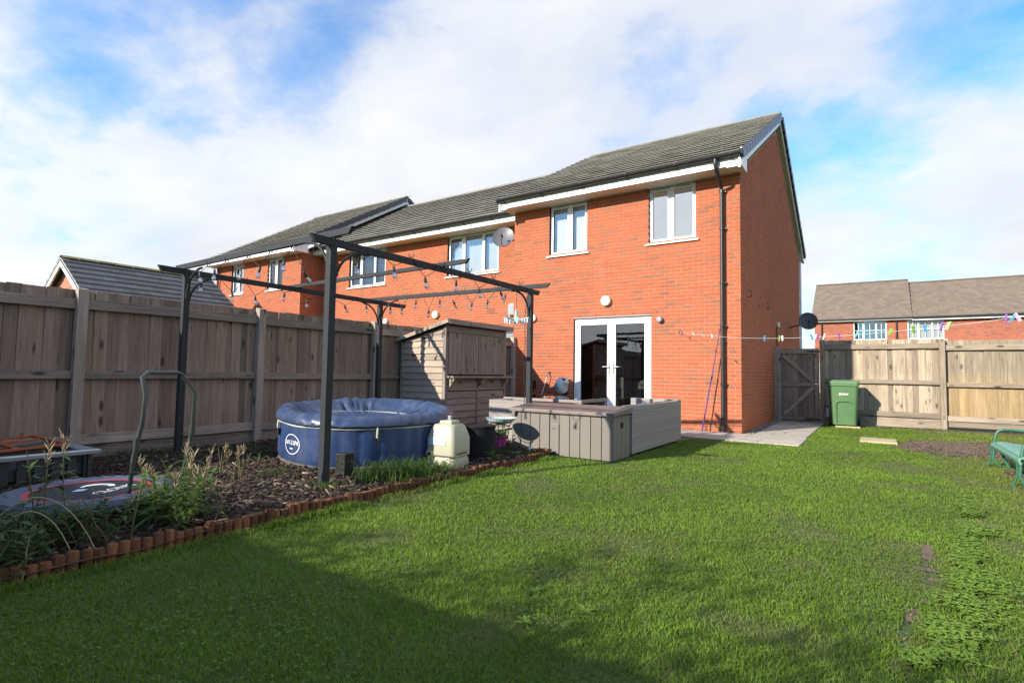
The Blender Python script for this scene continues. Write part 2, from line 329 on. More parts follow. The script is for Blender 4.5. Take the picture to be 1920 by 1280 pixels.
def blades(P, H, Wd, C, lean=.5, seed=1):
    """bent grass blades: 3 triangles each"""
    r = np.random.default_rng(seed); n = len(P); a = r.random(n) * 2 * np.pi; dx, dy = np.cos(a), np.sin(a); la = r.random(n) * 2 * np.pi; L = H * lean * (.3 + r.random(n))
    lx, ly = np.cos(la) * L, np.sin(la) * L; V = np.zeros((n, 5, 3))
    V[:, 0] = P; V[:, 1] = P; V[:, 0, 0] += dx * Wd / 2; V[:, 0, 1] += dy * Wd / 2; V[:, 1, 0] -= dx * Wd / 2; V[:, 1, 1] -= dy * Wd / 2
    mid = P + np.stack([lx * .3, ly * .3, H * .58], 1); V[:, 2] = mid; V[:, 3] = mid
    V[:, 2, 0] += dx * Wd * .4; V[:, 2, 1] += dy * Wd * .4; V[:, 3, 0] -= dx * Wd * .4; V[:, 3, 1] -= dy * Wd * .4
    V[:, 4] = P + np.stack([lx, ly, H * (1 - .25 * lean)], 1)
    base = np.arange(n)[:, None] * 5; F = np.concatenate([base + np.array([[0, 1, 3]]), base + np.array([[0, 3, 2]]), base + np.array([[2, 3, 4]])])
    return V.reshape(-1, 3), F, np.repeat(C, 5, 0)

# ------------------------------------------------------------------ ground
def groundmat():
    m, t, b, o = newmat('ground'); v = objvec(t)
    c = ramp(t, noise(t, v, 2.5, 6, .6), [(.3, (.05, .085, .015)), (.6, (.075, .11, .022)), (.8, (.11, .10, .04))])
    t.links.new(c, b.inputs['Base Color']); b.inputs['Roughness'].default_value = .95; bump(t, b, noise(t, v, 40, 5), .6, .02)
groundmat()
g = MB(); xs = [-700, -60, -6, 8, 60, 700]; ys = [-700, -60, -12, 6, 60, 900]
g.add([(x, y, 0) for y in ys for x in xs], [(j * 6 + i, j * 6 + i + 1, j * 6 + i + 7, j * 6 + i + 6) for j in range(5) for i in range(5)])
tag(g.build('ground', 'ground'), kind='structure')
# planting bed sheet, slightly raised, with an uneven surface
n = 60; bx = np.linspace(-5.18, -1.36, 40); by = np.linspace(-12, -.9, 110); BX, BY = np.meshgrid(bx, by)
BZ = .028 + .035 * vnoise(BX, BY, 1.6, 3) + .02 * vnoise(BX, BY, 5, 4); BZ = np.where(BY > -3.9, .012, BZ)
bed = MB(); bed.v = [tuple(p) for p in np.stack([BX, BY, BZ], -1).reshape(-1, 3)]; bed.f = [(j * 40 + i, j * 40 + i + 1, j * 40 + i + 41, j * 40 + i + 40) for j in range(109) for i in range(39)]
tag(bed.build('bed_soil', 'soil', smooth=True), kind='structure')

# ------------------------------------------------------------------ houses
def brick_list(u0, u1, z0, ztop, openings, gable=None, phase=0, cu0=False, cu1=False):
    """(a, b, z) brick faces in stretcher bond; quoin ends alternate when cu0 / cu1"""
    out = []; k = 0; z = z0
    while z + .065 < ztop + (0 if not gable else 9):
        zc = z + .033
        if gable is None:
            if z + .065 > ztop + .02: break
            lo, hi = u0, u1
        else:
            lo, hi = gable(z + .07)
            if hi - lo < .15: break
        s = u0 + (.1125 if (k + phase) % 2 else 0.0) - .225 * math.ceil(max(0, u0 - lo) / .225 + 1)
        a = s
        while a < hi:
            segs = [(max(a, lo), min(a + .215, hi))]
            for (p, q, r0, r1) in openings:
                if r0 < zc < r1:
                    n2 = []
                    for (m, n_) in segs:
                        if n_ <= p or m >= q: n2.append((m, n_))
                        else:
                            if m < p - .012: n2.append((m, p))
                            if n_ > q + .012: n2.append((q, n_))
                    segs = n2
            for (m, n_) in segs:
                if n_ - m > .03: out.append((m, n_, z))
            a += .225
        z += .075; k += 1
    return out
def wall_panels(u0, u1, z0, z1, openings):
    us = sorted({u0, u1, *[o[0] for o in openings], *[o[1] for o in openings]}); res = []
    for a, b in zip(us, us[1:]):
        zs = sorted([(o[2], o[3]) for o in openings if o[0] <= a + 1e-6 and o[1] >= b - 1e-6]); c = z0
        for (p, q) in zs:
            if p > c: res.append((a, b, c, p))
            c = q
        if c < z1: res.append((a, b, c, z1))
    return res
BR = MB().box(0, 0, 0, .215, .098, .065).mesh('brick')
def rear_wall(h, x0, x1, y0, z1, openings, bm='brick', mm='mortar', maxb=300, side=None):
    """brick rear wall facing -Y (and optional right side wall facing +X), bricks proud of recessed mortar"""
    wm = MB()
    for (a, b, c, d) in wall_panels(x0 + .006, x1 - .006, 0, z1, openings): wm.box(a, y0 + .007, c, b, y0 + .104, d)
    bl = brick_list(x0, x1, .004, z1, openings); full = []; part = []
    for (a, b, z) in bl:
        j = random.uniform(-.0018, .0018)
        if abs(b - a - .215) < .001: full.append(Matrix.Translation((a, y0 + j, z)))
        else: part.append((a, y0 + j, z, b, y0 + .098, z + .065))
    wall = wm.build('wall', mm, h)
    pieces('brick', BR, bm, wall, full, maxb)
    if part:
        pb = MB()
        for q in part: pb.box(*q)
        o = pb.build('brick', bm, wall); o['kind'] = 'stuff'
    if side:
        ya, yb, gab, bm2 = side
        sw = MB(); sw.prism([(ya + .12, 0), (yb, 0)] + [(p[0], p[1]) for p in gab], 'X', x1 - .104, x1 - .007); w2 = sw.build('side_wall', mm, h)
        (r0, z0g), (rm, zmg), (r1, z1g) = gab[::-1]
        def lim(z):
            if z <= z0g: return ya, yb
            t = (z - z0g) / (zmg - z0g); return r0 + (rm - r0) * t, r1 + (rm - r1) * t
        pb = MB()
        for (a, b, z) in brick_list(ya, yb, .004, zmg, [], lim, 1):
            if a < ya + .11 and b - a > .12: a = max(a, ya + .1 if True else a)
            if b - a < .03: continue
            pb.box(x1 - .09, a, z, x1 + random.uniform(-.0015, .0015), b, z + .065)
        o = pb.build('brick', bm2, w2); o['kind'] = 'stuff'
    return wall
def window(h, x0, x1, z0, z1, y0, lights, glass='glass', back='room_dark', sill=True, name='window', blind=None):
    """recessed uPVC window; lights = list of relative widths"""
    fy0, fy1 = y0 + .065, y0 + .125; fr = MB(); t = .045
    fr.box(x0, fy0, z0, x0 + t, fy1, z1); fr.box(x1 - t, fy0, z0, x1, fy1, z1); fr.box(x0 + t, fy0 + .001, z0, x1 - t, fy1, z0 + t); fr.box(x0 + t, fy0 + .001, z1 - t, x1 - t, fy1, z1)
    tot = sum(lights); xs = [x0 + t]; 
    for l in lights: xs.append(xs[-1] + (x1 - x0 - 2 * t) * l / tot)
    for x in xs[1:-1]: fr.box(x - .035, fy0 - .002, z0 + t, x + .035, fy1, z1 - t)
    w = fr.build(name, 'upvc', h, .004)
    for i, (a, b) in enumerate(zip(xs, xs[1:])):
        a2 = a + (.035 if i else 0); b2 = b - (.035 if i < len(lights) - 1 else 0)
        sf = MB(); s = .032
        if i % 2 == 0 or len(lights) == 2:
            sf.box(a2, fy0 - .012, z0 + t, a2 + s, fy0 + .03, z1 - t); sf.box(b2 - s, fy0 - .012, z0 + t, b2, fy0 + .03, z1 - t); sf.box(a2 + s, fy0 - .011, z0 + t, b2 - s, fy0 + .03, z0 + t + s); sf.box(a2 + s, fy0 - .011, z1 - t - s, b2 - s, fy0 + .03, z1 - t)
            sf.build('casement', 'upvc', w, .003)
        box(a2, fy0 + .022, z0 + t, b2, fy0 + .027, z1 - t).build('pane', glass, w)
    box(x0 + .02, fy1 - .004, z0 + .02, x1 - .02, fy1 + .004, z1 - .02) if False else None
    if back: box(x0 - .05, y0 + .9, z0 - .3, x1 + .05, y0 + .95, z1 + .1).build('room_back', back, w)
    if blind == 'plain': box(x0 + .05, y0 + .16, z0 + .03, x1 - .05, y0 + .165, z1 - .03).build('blind', 'blind', w)
    elif blind == 'vertical':
        b = MB(); x = x0 + .06
        while x < x1 - .1: b.add([(x, y0 + .17, z0 + .03), (x + .085, y0 + .21, z0 + .03), (x + .085, y0 + .21, z1 - .03), (x, y0 + .17, z1 - .03)], [(0, 1, 2, 3)]); x += .088
        b.build('blind', 'blind', w)
    elif blind == 'slats':
        b = MB(); z = z0 + .08
        while z < z1 - .08: b.hexa([(x0 + .06, y0 + .16, z), (x1 - .06, y0 + .16, z), (x1 - .06, y0 + .21, z + .04), (x0 + .06, y0 + .21, z + .04), (x0 + .06, y0 + .155, z + .006), (x1 - .06, y0 + .155, z + .006), (x1 - .06, y0 + .205, z + .046), (x0 + .06, y0 + .205, z + .046)]); z += .052
        b.build('shutter_slat', 'blind', w)
    if sill:
        MB().hexa([(x0 - .06, y0 - .045, z0 - .05), (x1 + .06, y0 - .045, z0 - .05), (x1 + .06, y0 + .08, z0 - .05), (x0 - .06, y0 + .08, z0 - .05), (x0 - .06, y0 - .045, z0 - .018), (x1 + .06, y0 - .045, z0 - .018), (x1 + .06, y0 + .08, z0 - .002), (x0 - .06, y0 + .08, z0 - .002)]).build('sill', 'upvc', w, .004)
    for xv in (x0 + .3 * (x1 - x0), x0 + .72 * (x1 - x0)): box(xv - .14, fy0 - .006, z1 - .04, xv + .14, fy0 - .0005, z1 - .018).build('trickle_vent', 'slat_grey', w)
    return w
TG, TWD, TLEN, TTH = .33, .36, .42, .022
def tile_mesh():
    b = MB(); w = TWD - .006
    b.hexa([(-w / 2, 0, .016), (w / 2, 0, .016), (w / 2, TLEN, -.004), (-w / 2, TLEN, -.004), (-w / 2, 0, .036), (w / 2, 0, .036), (w / 2, TLEN, .008), (-w / 2, TLEN, .008)])
    return b.mesh('roof_tile', .003)
TILE = tile_mesh()
def roof(h, x0, x1, ya, yr, za, zr, yb, zb, tilem='roof_tile', maxt=300, under=True, verge_r=True, verge_l=False, lichen=False, zsof=4.955, tile_me=None):
    """pitched roof, eave line Y=ya facing -Y, ridge Y=yr; tiles on the rear slope, plain slope beyond"""
    ang = math.atan2(zr - za, yr - ya); sl = math.hypot(zr - za, yr - ya); d = Vector((0, math.cos(ang), math.sin(ang))); nrm = Vector((0, -math.sin(ang), math.cos(ang)))
    sh = MB(); t = .05
    for (p, q) in (((ya, za), (yr, zr)), ((yb, zb), (yr, zr))):
        sh.hexa([(x0, p[0], p[1] - t - .02), (x1, p[0], p[1] - t - .02), (x1, q[0], q[1] - t - .02), (x0, q[0], q[1] - t - .02), (x0, p[0], p[1] - .022), (x1, p[0], p[1] - .022), (x1, q[0], q[1] - .022), (x0, q[0], q[1] - .022)])
    rf = sh.build('roof', 'roof_tile', h)
    rows = int(sl / TG) + 1; Ms = []; tilt = math.asin(TTH * 1.05 / TG); tr = Matrix.Rotation(ang - tilt, 4, 'X')
    for r in range(rows):
        off = (.5 if r % 2 else 0) * TWD; x = x0 + TWD / 2 - off; s0 = r * TG
        if s0 > sl - .1: break
        while x - TWD / 2 < x1 - .02:
            if x + TWD / 2 > x0 + .12:
                xc = min(max(x, x0 + TWD / 2), x1 - TWD / 2)
                p = Vector((xc, ya, za)) + d * s0 + nrm * random.uniform(-.002, .003)
                Ms.append(Matrix.Translation(p) @ Matrix.Rotation(random.uniform(-.004, .004), 4, 'Z') @ tr)
            x += TWD
    Ms2 = []; seen = set()
    for M in Ms:
        k = (round(M.translation.x, 2), round(M.translation.y, 2))
        if k not in seen: seen.add(k); Ms2.append(M)
    pieces('roof_tile', tile_me or TILE, tilem, rf, Ms2, maxt)
    # ridge caps
    n = max(2, int((x1 - x0) / .45)); L = (x1 - x0) / n; rb = MB(); prof = [(math.cos(R(a)) * .125, math.sin(R(a)) * .095) for a in range(0, 181, 20)]
    for i in range(len(prof) - 1):
        a, b = prof[i], prof[i + 1]; rb.add([(0, a[0], a[1]), (L - .008, a[0], a[1]), (L - .008, b[0], b[1]), (0, b[0], b[1])], [(0, 1, 2, 3)])
    rb.add([(0, *p) for p in prof], [tuple(range(len(prof)))]); rb.add([(L - .008, *p) for p in prof], [tuple(range(len(prof)))[::-1]])
    rme = rb.mesh('ridge_tile'); pieces('ridge_tile', rme, 'lichen_tile' if lichen else tilem, rf, [Matrix.Translation((x0 + i * L, yr, zr - .055)) for i in range(n)])
    # verges: stepped dark caps and white bargeboard
    for on, xv, sgn in ((verge_r, x1, 1), (verge_l, x0, -1)):
        if not on: continue
        vb = MB().box(-.02 if sgn > 0 else -.045, -.03, -.135, .045 if sgn > 0 else .02, TG + .05, .036).mesh('verge_cap', .008)
        Ms = []
        for r in range(int(sl / TG)): Ms.append(Matrix.Translation(Vector((xv, ya, za)) + d * (r * TG)) @ Matrix.Rotation(ang - tilt, 4, 'X'))
        ang2 = math.atan2(zr - zb, yr - yb); d2 = Vector((0, math.cos(ang2), math.sin(ang2))); sl2 = math.hypot(zr - zb, yr - yb)
        for r in range(int(sl2 / TG)): Ms.append(Matrix.Translation(Vector((xv, yb, zb)) + d2 * (r * TG)) @ Matrix.Rotation(math.pi - ang2, 4, 'X') @ Matrix.Rotation(math.pi, 4, 'Y') @ Matrix.Rotation(math.pi, 4, 'Z') @ Matrix.Diagonal((1, 1, 1, 1)) if False else Matrix.Translation(Vector((xv, yb, zb)) + d2 * (r * TG)) @ Matrix.Rotation(math.pi, 4, 'Z') @ Matrix.Rotation(math.pi - ang2, 4, 'X') @ Matrix.Scale(-1, 4, (1, 0, 0)))
        pieces('verge_cap', vb, 'verge_grey', rf, Ms)
        bb = MB(); xi, xo = (xv - .05, xv - .015) if sgn > 0 else (xv + .015, xv + .05)
        for (p, q) in (((ya + .02, za), (yr, zr)), ((yb - .02, zb), (yr, zr))):
            bb.hexa([(xi, p[0], p[1] - .30), (xo, p[0], p[1] - .30), (xo, q[0], q[1] - .30), (xi, q[0], q[1] - .30), (xi, p[0], p[1] - .08), (xo, p[0], p[1] - .08), (xo, q[0], q[1] - .08), (xi, q[0], q[1] - .08)])
        bb.build('bargeboard', 'upvc', rf)
        sb = MB(); xa, xb2 = (xv - .26, xv - .051) if sgn > 0 else (xv + .051, xv + .26)
        for (p, q) in (((ya + .02, za), (yr, zr)), ((yb - .02, zb), (yr, zr))):
            sb.hexa([(xa, p[0], p[1] - .27), (xb2, p[0], p[1] - .27), (xb2, q[0], q[1] - .27), (xa, q[0], q[1] - .27), (xa, p[0], p[1] - .25), (xb2, p[0], p[1] - .25), (xb2, q[0], q[1] - .25), (xa, q[0], q[1] - .25)])
        sb.build('verge_soffit', 'soffit', rf)
    return rf
def eaves(h, x0, x1, ya, zs, yw, gut=True, ends=()):
    """white fascia, soffit to the wall, black half round gutter with brackets"""
    f = box(x0, ya + .055, zs, x1, ya + .08, zs + .21).build('fascia', 'upvc', h, .003)
    box(x0 + .004, ya + .081, zs + .012, x1 - .004, yw + .13, zs + .026).build('soffit', 'soffit', h)
    for xe in ends: box(xe - .01, ya + .056, zs - .02, xe + .012, yw + .02, zs + .32).build('box_end', 'upvc', h)
    pr = [(math.cos(R(a)) * .068, math.sin(R(a)) * .068) for a in range(180, 361, 20)]; pi_ = [(math.cos(R(a)) * .062, math.sin(R(a)) * .062) for a in range(360, 179, -20)]; yg, zg = ya - .014, zs + .21
    gm = MB().prism([(yg + p[0], zg + p[1]) for p in pr + pi_], 'X', x0 - .02, x1 + .02).build('gutter', 'gutter_black', h, 0, True)
    nb = max(2, int((x1 - x0) / .95)); bk = MB().prism([(p[0] * 1.14, p[1] * 1.14) for p in pr] + [(p[0] * 1.01, p[1] * 1.01) for p in pi_], 'X', -.022, .022).add([(-.012, .05, -.09), (.012, .05, -.09), (.012, .05, .03), (-.012, .05, .03), (-.012, .062, -.09), (.012, .062, -.09), (.012, .062, .03), (-.012, .062, .03)], [(0, 3, 2, 1), (4, 5, 6, 7), (0, 1, 5, 4), (1, 2, 6, 5), (2, 3, 7, 6), (3, 0, 4, 7)]).mesh('gutter_bracket')
    pieces('gutter_bracket', bk, 'gutter_black', gm, [Matrix.Translation((x0 + .15 + i * (x1 - x0 - .3) / nb, yg, zg)) for i in range(nb + 1)])
    return gm
def round_lamp(h, x, y, z, r=.115, name='wall_lamp'):
    return MB().lathe([(r, 0), (r, -.03), (r * .985, -.055), (r * .9, -.078), (r * .6, -.09), (.01, -.094)], (x, y, z), 28, 'Y').build(name, 'lamp_cream', h, 0, True)

# --- the nearest house
H1 = thing('brick_house', 'nearest red brick house with white french doors and two upstairs windows', 'house', (-2.6, 4.6, 0))
X0, X1, D1 = -5.17, 0.0, 9.2
ops1 = [(-4.19, -3.22, 3.80, 4.98), (-1.80, -.83, 3.80, 4.98), (-3.53, -1.74, .12, 2.30)]
TE = .55
rear_wall(H1, X0, X1, 0, 4.97, ops1, maxb=300, side=(0.0, D1, [(D1, 5.0), (4.6, 5.0 + TE * 4.6), (0.0, 5.0)], 'brick'))
MB().prism([(.104, 0), (D1, 0), (D1, 4.9), (4.6, 7.4), (.104, 4.9)], 'X', X0 + .02, X0 + .12).build('party_wall', 'mortar', H1); box(X0 + .12, D1 - .1, 0, X1 - .11, D1 - .004, 5.0).build('front_wall', 'brick', H1)
roof(H1, X0 - .16, X1 + .12, -.50, 4.6, 5.19, 5.19 + TE * 5.1, 9.7, 5.19, 'roof_tile', 300, verge_l=True)
eaves(H1, X0 - .14, X1 + .10, -.50, 4.955, 0.0, ends=(X1 + .112,))
eb = MB(); eb.box(X0 - .12, D1 + .35, 4.955, X1 + .10, D1 + .40, 5.16); eb.build('front_fascia', 'upvc', H1); box(X0 - .12, D1, 4.96, X1 + .1, D1 + .35, 4.975).build('front_soffit', 'soffit', H1)
MB().prism([(9.55 + math.cos(R(a)) * .065 + .1, 5.13 + math.sin(R(a)) * .065) for a in range(180, 361, 30)], 'X', X0, X1 + .13).build('front_gutter', 'gutter_black', H1)
tube([(X1 + .03, 9.24, 4.9), (X1 + .03, 9.24, 0)], .034).build('front_downpipe', 'upvc', H1, 0, True)
# dark damp course line and weep slots
box(X0 + .01, -.004, .145, -3.54, .02, .152).build('damp_course', 'gutter_black', H1); box(-1.73, -.004, .145, X1 + .003, .02, .152).build('damp_course', 'gutter_black', H1)
window(H1, -4.19, -3.22, 3.80, 4.955, 0, [1.15, 1], 'glass_blind', 'room_dark', blind='plain')
window(H1, -1.80, -.83, 3.80, 4.955, 0, [1, 1.15], 'glass', 'room_dark')
# french doors
dx0, dx1, dz0, dz1 = -3.53, -1.74, .12, 2.30
df = MB(); df.box(dx0, .05, dz0, dx0 + .06, .12, dz1); df.box(dx1 - .06, .05, dz0, dx1, .12, dz1); df.box(dx0 + .06, .051, dz1 - .06, dx1 - .06, .12, dz1); df.box(dx0 + .06, .051, dz0, dx1 - .06, .12, dz0 + .05)
dr = df.build('french_doors', 'upvc', H1, .004); xm = (dx0 + dx1) / 2
for (a, b, sg) in ((dx0 + .062, xm - .003, 1), (xm + .003, dx1 - .062, -1)):
    lf = MB(); w = .095; lf.box(a, .04, dz0 + .052, a + w, .1, dz1 - .062); lf.box(b - w, .04, dz0 + .052, b, .1, dz1 - .062); lf.box(a + w, .041, dz0 + .052, b - w, .1, dz0 + .17); lf.box(a + w, .041, dz1 - .15, b - w, .1, dz1 - .062)
    l = lf.build('door_leaf', 'upvc', dr, .005); box(a + w, .066, dz0 + .17, b - w, .074, dz1 - .15).build('pane', 'glass_door', l)
    xh = (b - w / 2) if sg > 0 else (a + w / 2)
    hm = MB().box(xh - .013, .028, 1.08, xh + .013, .0395, 1.32).tube([(xh, .03, 1.235), (xh, -.015, 1.235), (xh - sg * .13, -.018, 1.23)], .009, 8); hm.build('handle', 'steel', l, 0, True)
    xg = (a + .012) if sg > 0 else (b - .012)
    for zh in (.5, 1.2, 1.98): tube([(xg, .036, zh - .05), (xg, .036, zh + .05)], .012).build('hinge', 'upvc', l)
box(dx0 - .02, -.06, .05, dx1 + .02, .1, .118).build('door_step', 'concrete', H1)
box(dx0 + .004, -.006, 2.302, dx1 - .004, .03, 2.322).build('lintel', 'grey_plastic', H1)
for x in (-3.38, -2.98, -2.56, -2.12, -1.62): box(x - .004, -.0035, 2.34, x + .004, .02, 2.39).build('weep_vent', 'black_gap', H1)
round_lamp(H1, -2.735, -.002, 2.655); MB().lathe([(.06, 0), (.06, -.07), (.05, -.09), (.01, -.095)], (-1.545, -.002, 2.20), 20, 'Y').build('security_sensor', 'grey_plastic', H1, 0, True)
MB().lathe([(.09, 0), (.09, -.05), (.05, -.075), (.01, -.08)], (-4.60, -.002, 2.36), 20, 'Y').build('wall_sensor', 'lamp_cream', H1, 0, True)
# downpipe with offset bends and clips
dp = tube([(-.33, -.50, 5.10), (-.33, -.50, 4.98), (-.325, -.46, 4.93), (-.32, -.14, 4.72), (-.32, -.075, 4.66), (-.32, -.075, .10), (-.32, -.085, .03)], .034, 14).build('downpipe', 'pipe_black', H1, 0, True)
for z in (4.62, 3.9, 2.85, 2.02, .92): MB().lathe([(.042, -.025), (.042, .025)], (-.32, -.075, z), 14).box(-.30, -.05, z - .012, -.245, -.002, z + .012).build('pipe_clip', 'pipe_black', dp)
MB().lathe([(.045, -.05), (.05, 0), (.05, .05)], (-.33, -.50, 5.06), 14).build('gutter_outlet', 'pipe_black', dp, 0, True)
# side wall fixings
for (y, z) in ((.71, 2.72), (2.81, 2.70)): tube([(0, y, z + .07), (.05, y, z + .06), (.065, y, z), (.05, y, z - .06), (0, y, z - .07)], .007, 6).build('wall_hook', 'metal_black', H1)
box(.0, 4.3, 2.33, .06, 4.45, 2.46).build('junction_box', 'lamp_cream', H1, .008); tube([(.015, 4.28, 2.36), (.015, 4.2, 2.3), (.015, 4.2, 1.5), (.015, 4.2, .1)], .012, 6).build('conduit', 'pipe_black', H1)
# kitchen inside
rm = MB(); rm.box(-5.0, 4.6, .02, -.2, 4.65, 2.6); rm.box(-5.02, .13, .02, -4.97, 4.6, 2.6); rm.box(-.22, .13, .02, -.17, 4.6, 2.6); rm.box(-5, .13, 2.45, -.2, 4.6, 2.5); rm.box(-5, .13, .02, -.2, 4.6, .06); rm.box(-5.0, .125, .02, dx0, .13, 2.6); rm.box(dx1, .125, .02, -.2, .13, 2.6)
rm.build('kitchen', 'room_wall', H1)
ku = MB(); ku.box(-4.9, 3.9, .06, -.4, 4.55, .92); ku.box(-4.9, 4.2, 1.5, -2.4, 4.55, 2.2); ku.box(-1.6, 4.2, 1.5, -.4, 4.55, 2.2); ku.build('kitchen_units', 'room_dark', H1)

# --- the set-back middle house
H2 = thing('brick_house', 'set-back middle brick house with wide upstairs windows and a grey dish', 'house', (-9.5, 5, 0))
Y2 = .95; ops2 = [(-8.15, -6.32, 3.80, 4.98), (-12.45, -10.72, 3.80, 4.98), (-7.4, -5.55, .15, 2.25)]
rear_wall(H2, -13.86, X0 - .002, Y2, 4.97, ops2, maxb=300)
roof(H2, -13.75, X0 - .2, Y2 - .5, 4.6, 5.19, 7.68, 8.9, 5.1, 'roof_tile', 300, verge_r=False)
eaves(H2, -13.83, X0 - .01, Y2 - .5, 4.955, Y2)
window(H2, -8.15, -6.32, 3.80, 4.955, Y2, [1, 1.25, 1], 'glass_blind', 'room_dark', blind='vertical')
window(H2, -12.45, -10.72, 3.80, 4.955, Y2, [1, 1.2, 1], 'glass_blind', 'room_dark', blind='slats')
window(H2, -7.4, -5.55, .15, 2.25, Y2, [1, 1], 'glass_blind', 'room_dark', sill=False, name='patio_door', blind='slats')
round_lamp(H2, -8.52, Y2 - .002, 2.715); round_lamp(H2, -10.6, Y2 - .002, 2.60, .1)
box(-6.66, Y2 - .004, 2.66, -6.44, Y2 + .05, 2.81).build('air_brick', 'brick_far', H2); box(-5.92, Y2 - .11, 2.58, -5.72, Y2, 2.86).build('flood_lamp', 'grey_plastic', H2, .01); box(-5.93, Y2 - .03, 2.56, -5.68, Y2 - .002, 2.88).build('lamp_bracket', 'upvc', H2)
tube([(-13.5, Y2 - .07, 4.9), (-13.5, Y2 - .07, .05)], .034, 12).build('downpipe', 'pipe_black', H2, 0, True)
box(-13.7, 8.8, 0, X0 - .1, 8.85, 5.0).build('front_wall', 'brick_far', H2)

# --- the end house
H3 = thing('brick_house', 'far end brick house with two narrow upstairs windows and dark verge', 'house', (-16.5, 4.6, 0))
Y3 = .10; ops3 = [(-18.2, -17.35, 3.84, 4.98), (-15.82, -14.9, 3.84, 4.98)]
rear_wall(H3, -19.3, -13.86, Y3, 4.97, ops3, maxb=300, side=(Y3, 9.1, [(9.1, 5.0), (4.6, 5.0 + .58 * 4.5), (Y3, 5.0)], 'brick'))
roof(H3, -19.45, -13.55, Y3 - .5, 4.6, 5.19, 5.19 + .58 * 5.0, 9.6, 5.19, 'roof_tile', 300)
eaves(H3, -19.42, -13.58, Y3 - .5, 4.955, Y3, ends=(-13.56,))
window(H3, -18.2, -17.35, 3.84, 4.955, Y3, [1, 1], 'glass', 'room_dark'); window(H3, -15.82, -14.9, 3.84, 4.955, Y3, [1, 1], 'glass_blind', 'room_dark', blind='vertical')
box(-19.28, .2, 0, -19.18, 9.1, 4.9).build('far_wall', 'brick_far', H3); box(-19.2, 9.0, 0, -13.9, 9.05, 5).build('front_wall', 'brick_far', H3)
tube([(-19.05, Y3 - .07, 4.9), (-19.05, Y3 - .07, .05)], .034, 12).build('downpipe', 'pipe_black', H3, 0, True)

# --- low brick garages and roofs on the left
def garage(name, label, ridge_a, ridge_b, half, zr, ze, tilem, axis, lichen=False):
    """gabled brick garage; ridge runs from ridge_a to ridge_b along axis"""
    if axis == 'Y': f = lambda u, w, z: (ridge_a[0] + w, u, z); u0, u1 = ridge_a[1], ridge_b[1]
    else: f = lambda u, w, z: (u, ridge_a[1] + w, z); u0, u1 = ridge_a[0], ridge_b[0]
    h = thing(name, label, 'garage', f((u0 + u1) / 2, 0, 0)); hw = half - .25; zw = ze + .12
    wl = MB(); P = lambda u: [f(u, -hw, 0), f(u, hw, 0), f(u, hw, zw), f(u, 0, zr - .18), f(u, -hw, zw)]
    a, b = P(u0 + .2), P(u1 - .2); wl.add(a + b, [(0, 1, 2, 3, 4), (9, 8, 7, 6, 5)] + [(i, (i + 1) % 5, 5 + (i + 1) % 5, 5 + i) for i in range(5)])
    wl.build('wall', 'brickwork_far', h)
    sl = math.hypot(half, zr - ze); rows = int(sl / .3); L = u1 - u0; rf = MB()
    for s in (-1, 1): rf.add([f(u0, 0, zr - .03), f(u1, 0, zr - .03), f(u1, s * half, ze - .03), f(u0, s * half, ze - .03), f(u0, 0, zr - .09), f(u1, 0, zr - .09), f(u1, s * half, ze - .09), f(u0, s * half, ze - .09)], [(0, 1, 2, 3), (4, 7, 6, 5), (0, 4, 5, 1), (1, 5, 6, 2), (2, 6, 7, 3), (3, 7, 4, 0)])
    r_ = rf.build('roof', 'verge_grey', h); tl = MB()
    for s in (-1, 1):
        for r in range(rows):
            k0, k1 = r / rows, min(1, (r + 1.25) / rows); n = int(L / .33); off = .165 * (r % 2)
            for i in range(n + 1):
                ua = max(u0, u0 + i * L / n - off); ub = min(u1, u0 + (i + 1) * L / n - off - .006)
                if ub - ua < .03: continue
                # row r counted from the eave
                za, zb = ze + (zr - ze) * k0, ze + (zr - ze) * k1; wa, wb = s * half * (1 - k0), s * half * (1 - k1)
                tl.add([f(ua, wa, za + .045), f(ub, wa, za + .045), f(ub, wb, zb + .004), f(ua, wb, zb + .004), f(ua, wa, za), f(ub, wa, za)], [(0, 1, 2, 3), (4, 5, 1, 0)])
    o = tl.build('roof_tile', tilem, r_); o['kind'] = 'stuff'
    n = int(L / .45); rb = MB()
    for i in range(n):
        ua, ub = u0 + i * L / n, u0 + (i + 1) * L / n - .01; rb.add([f(ua, -.11, zr), f(ub, -.11, zr), f(ub, 0, zr + .07), f(ua, 0, zr + .07), f(ub, .11, zr), f(ua, .11, zr)], [(0, 1, 2, 3), (3, 2, 4, 5)])
    rb.build('ridge_tile', 'lichen_tile' if lichen else tilem, r_)['kind'] = 'stuff'
    for ue, du in ((u0, .04), (u1 - .04, .04)):
        for s in (-1, 1):
            bb = MB(); p = [f(ue, 0, zr - .01), f(ue, s * half, ze - .01), f(ue, s * half, ze - .24), f(ue, 0, zr - .24)]; q = [f(ue + du, 0, zr - .01), f(ue + du, s * half, ze - .01), f(ue + du, s * half, ze - .24), f(ue + du, 0, zr - .24)]
            bb.add(p + q, [(0, 1, 2, 3), (7, 6, 5, 4), (0, 4, 5, 1), (1, 5, 6, 2), (2, 6, 7, 3), (3, 7, 4, 0)]).build('bargeboard', 'upvc', r_)
    return h
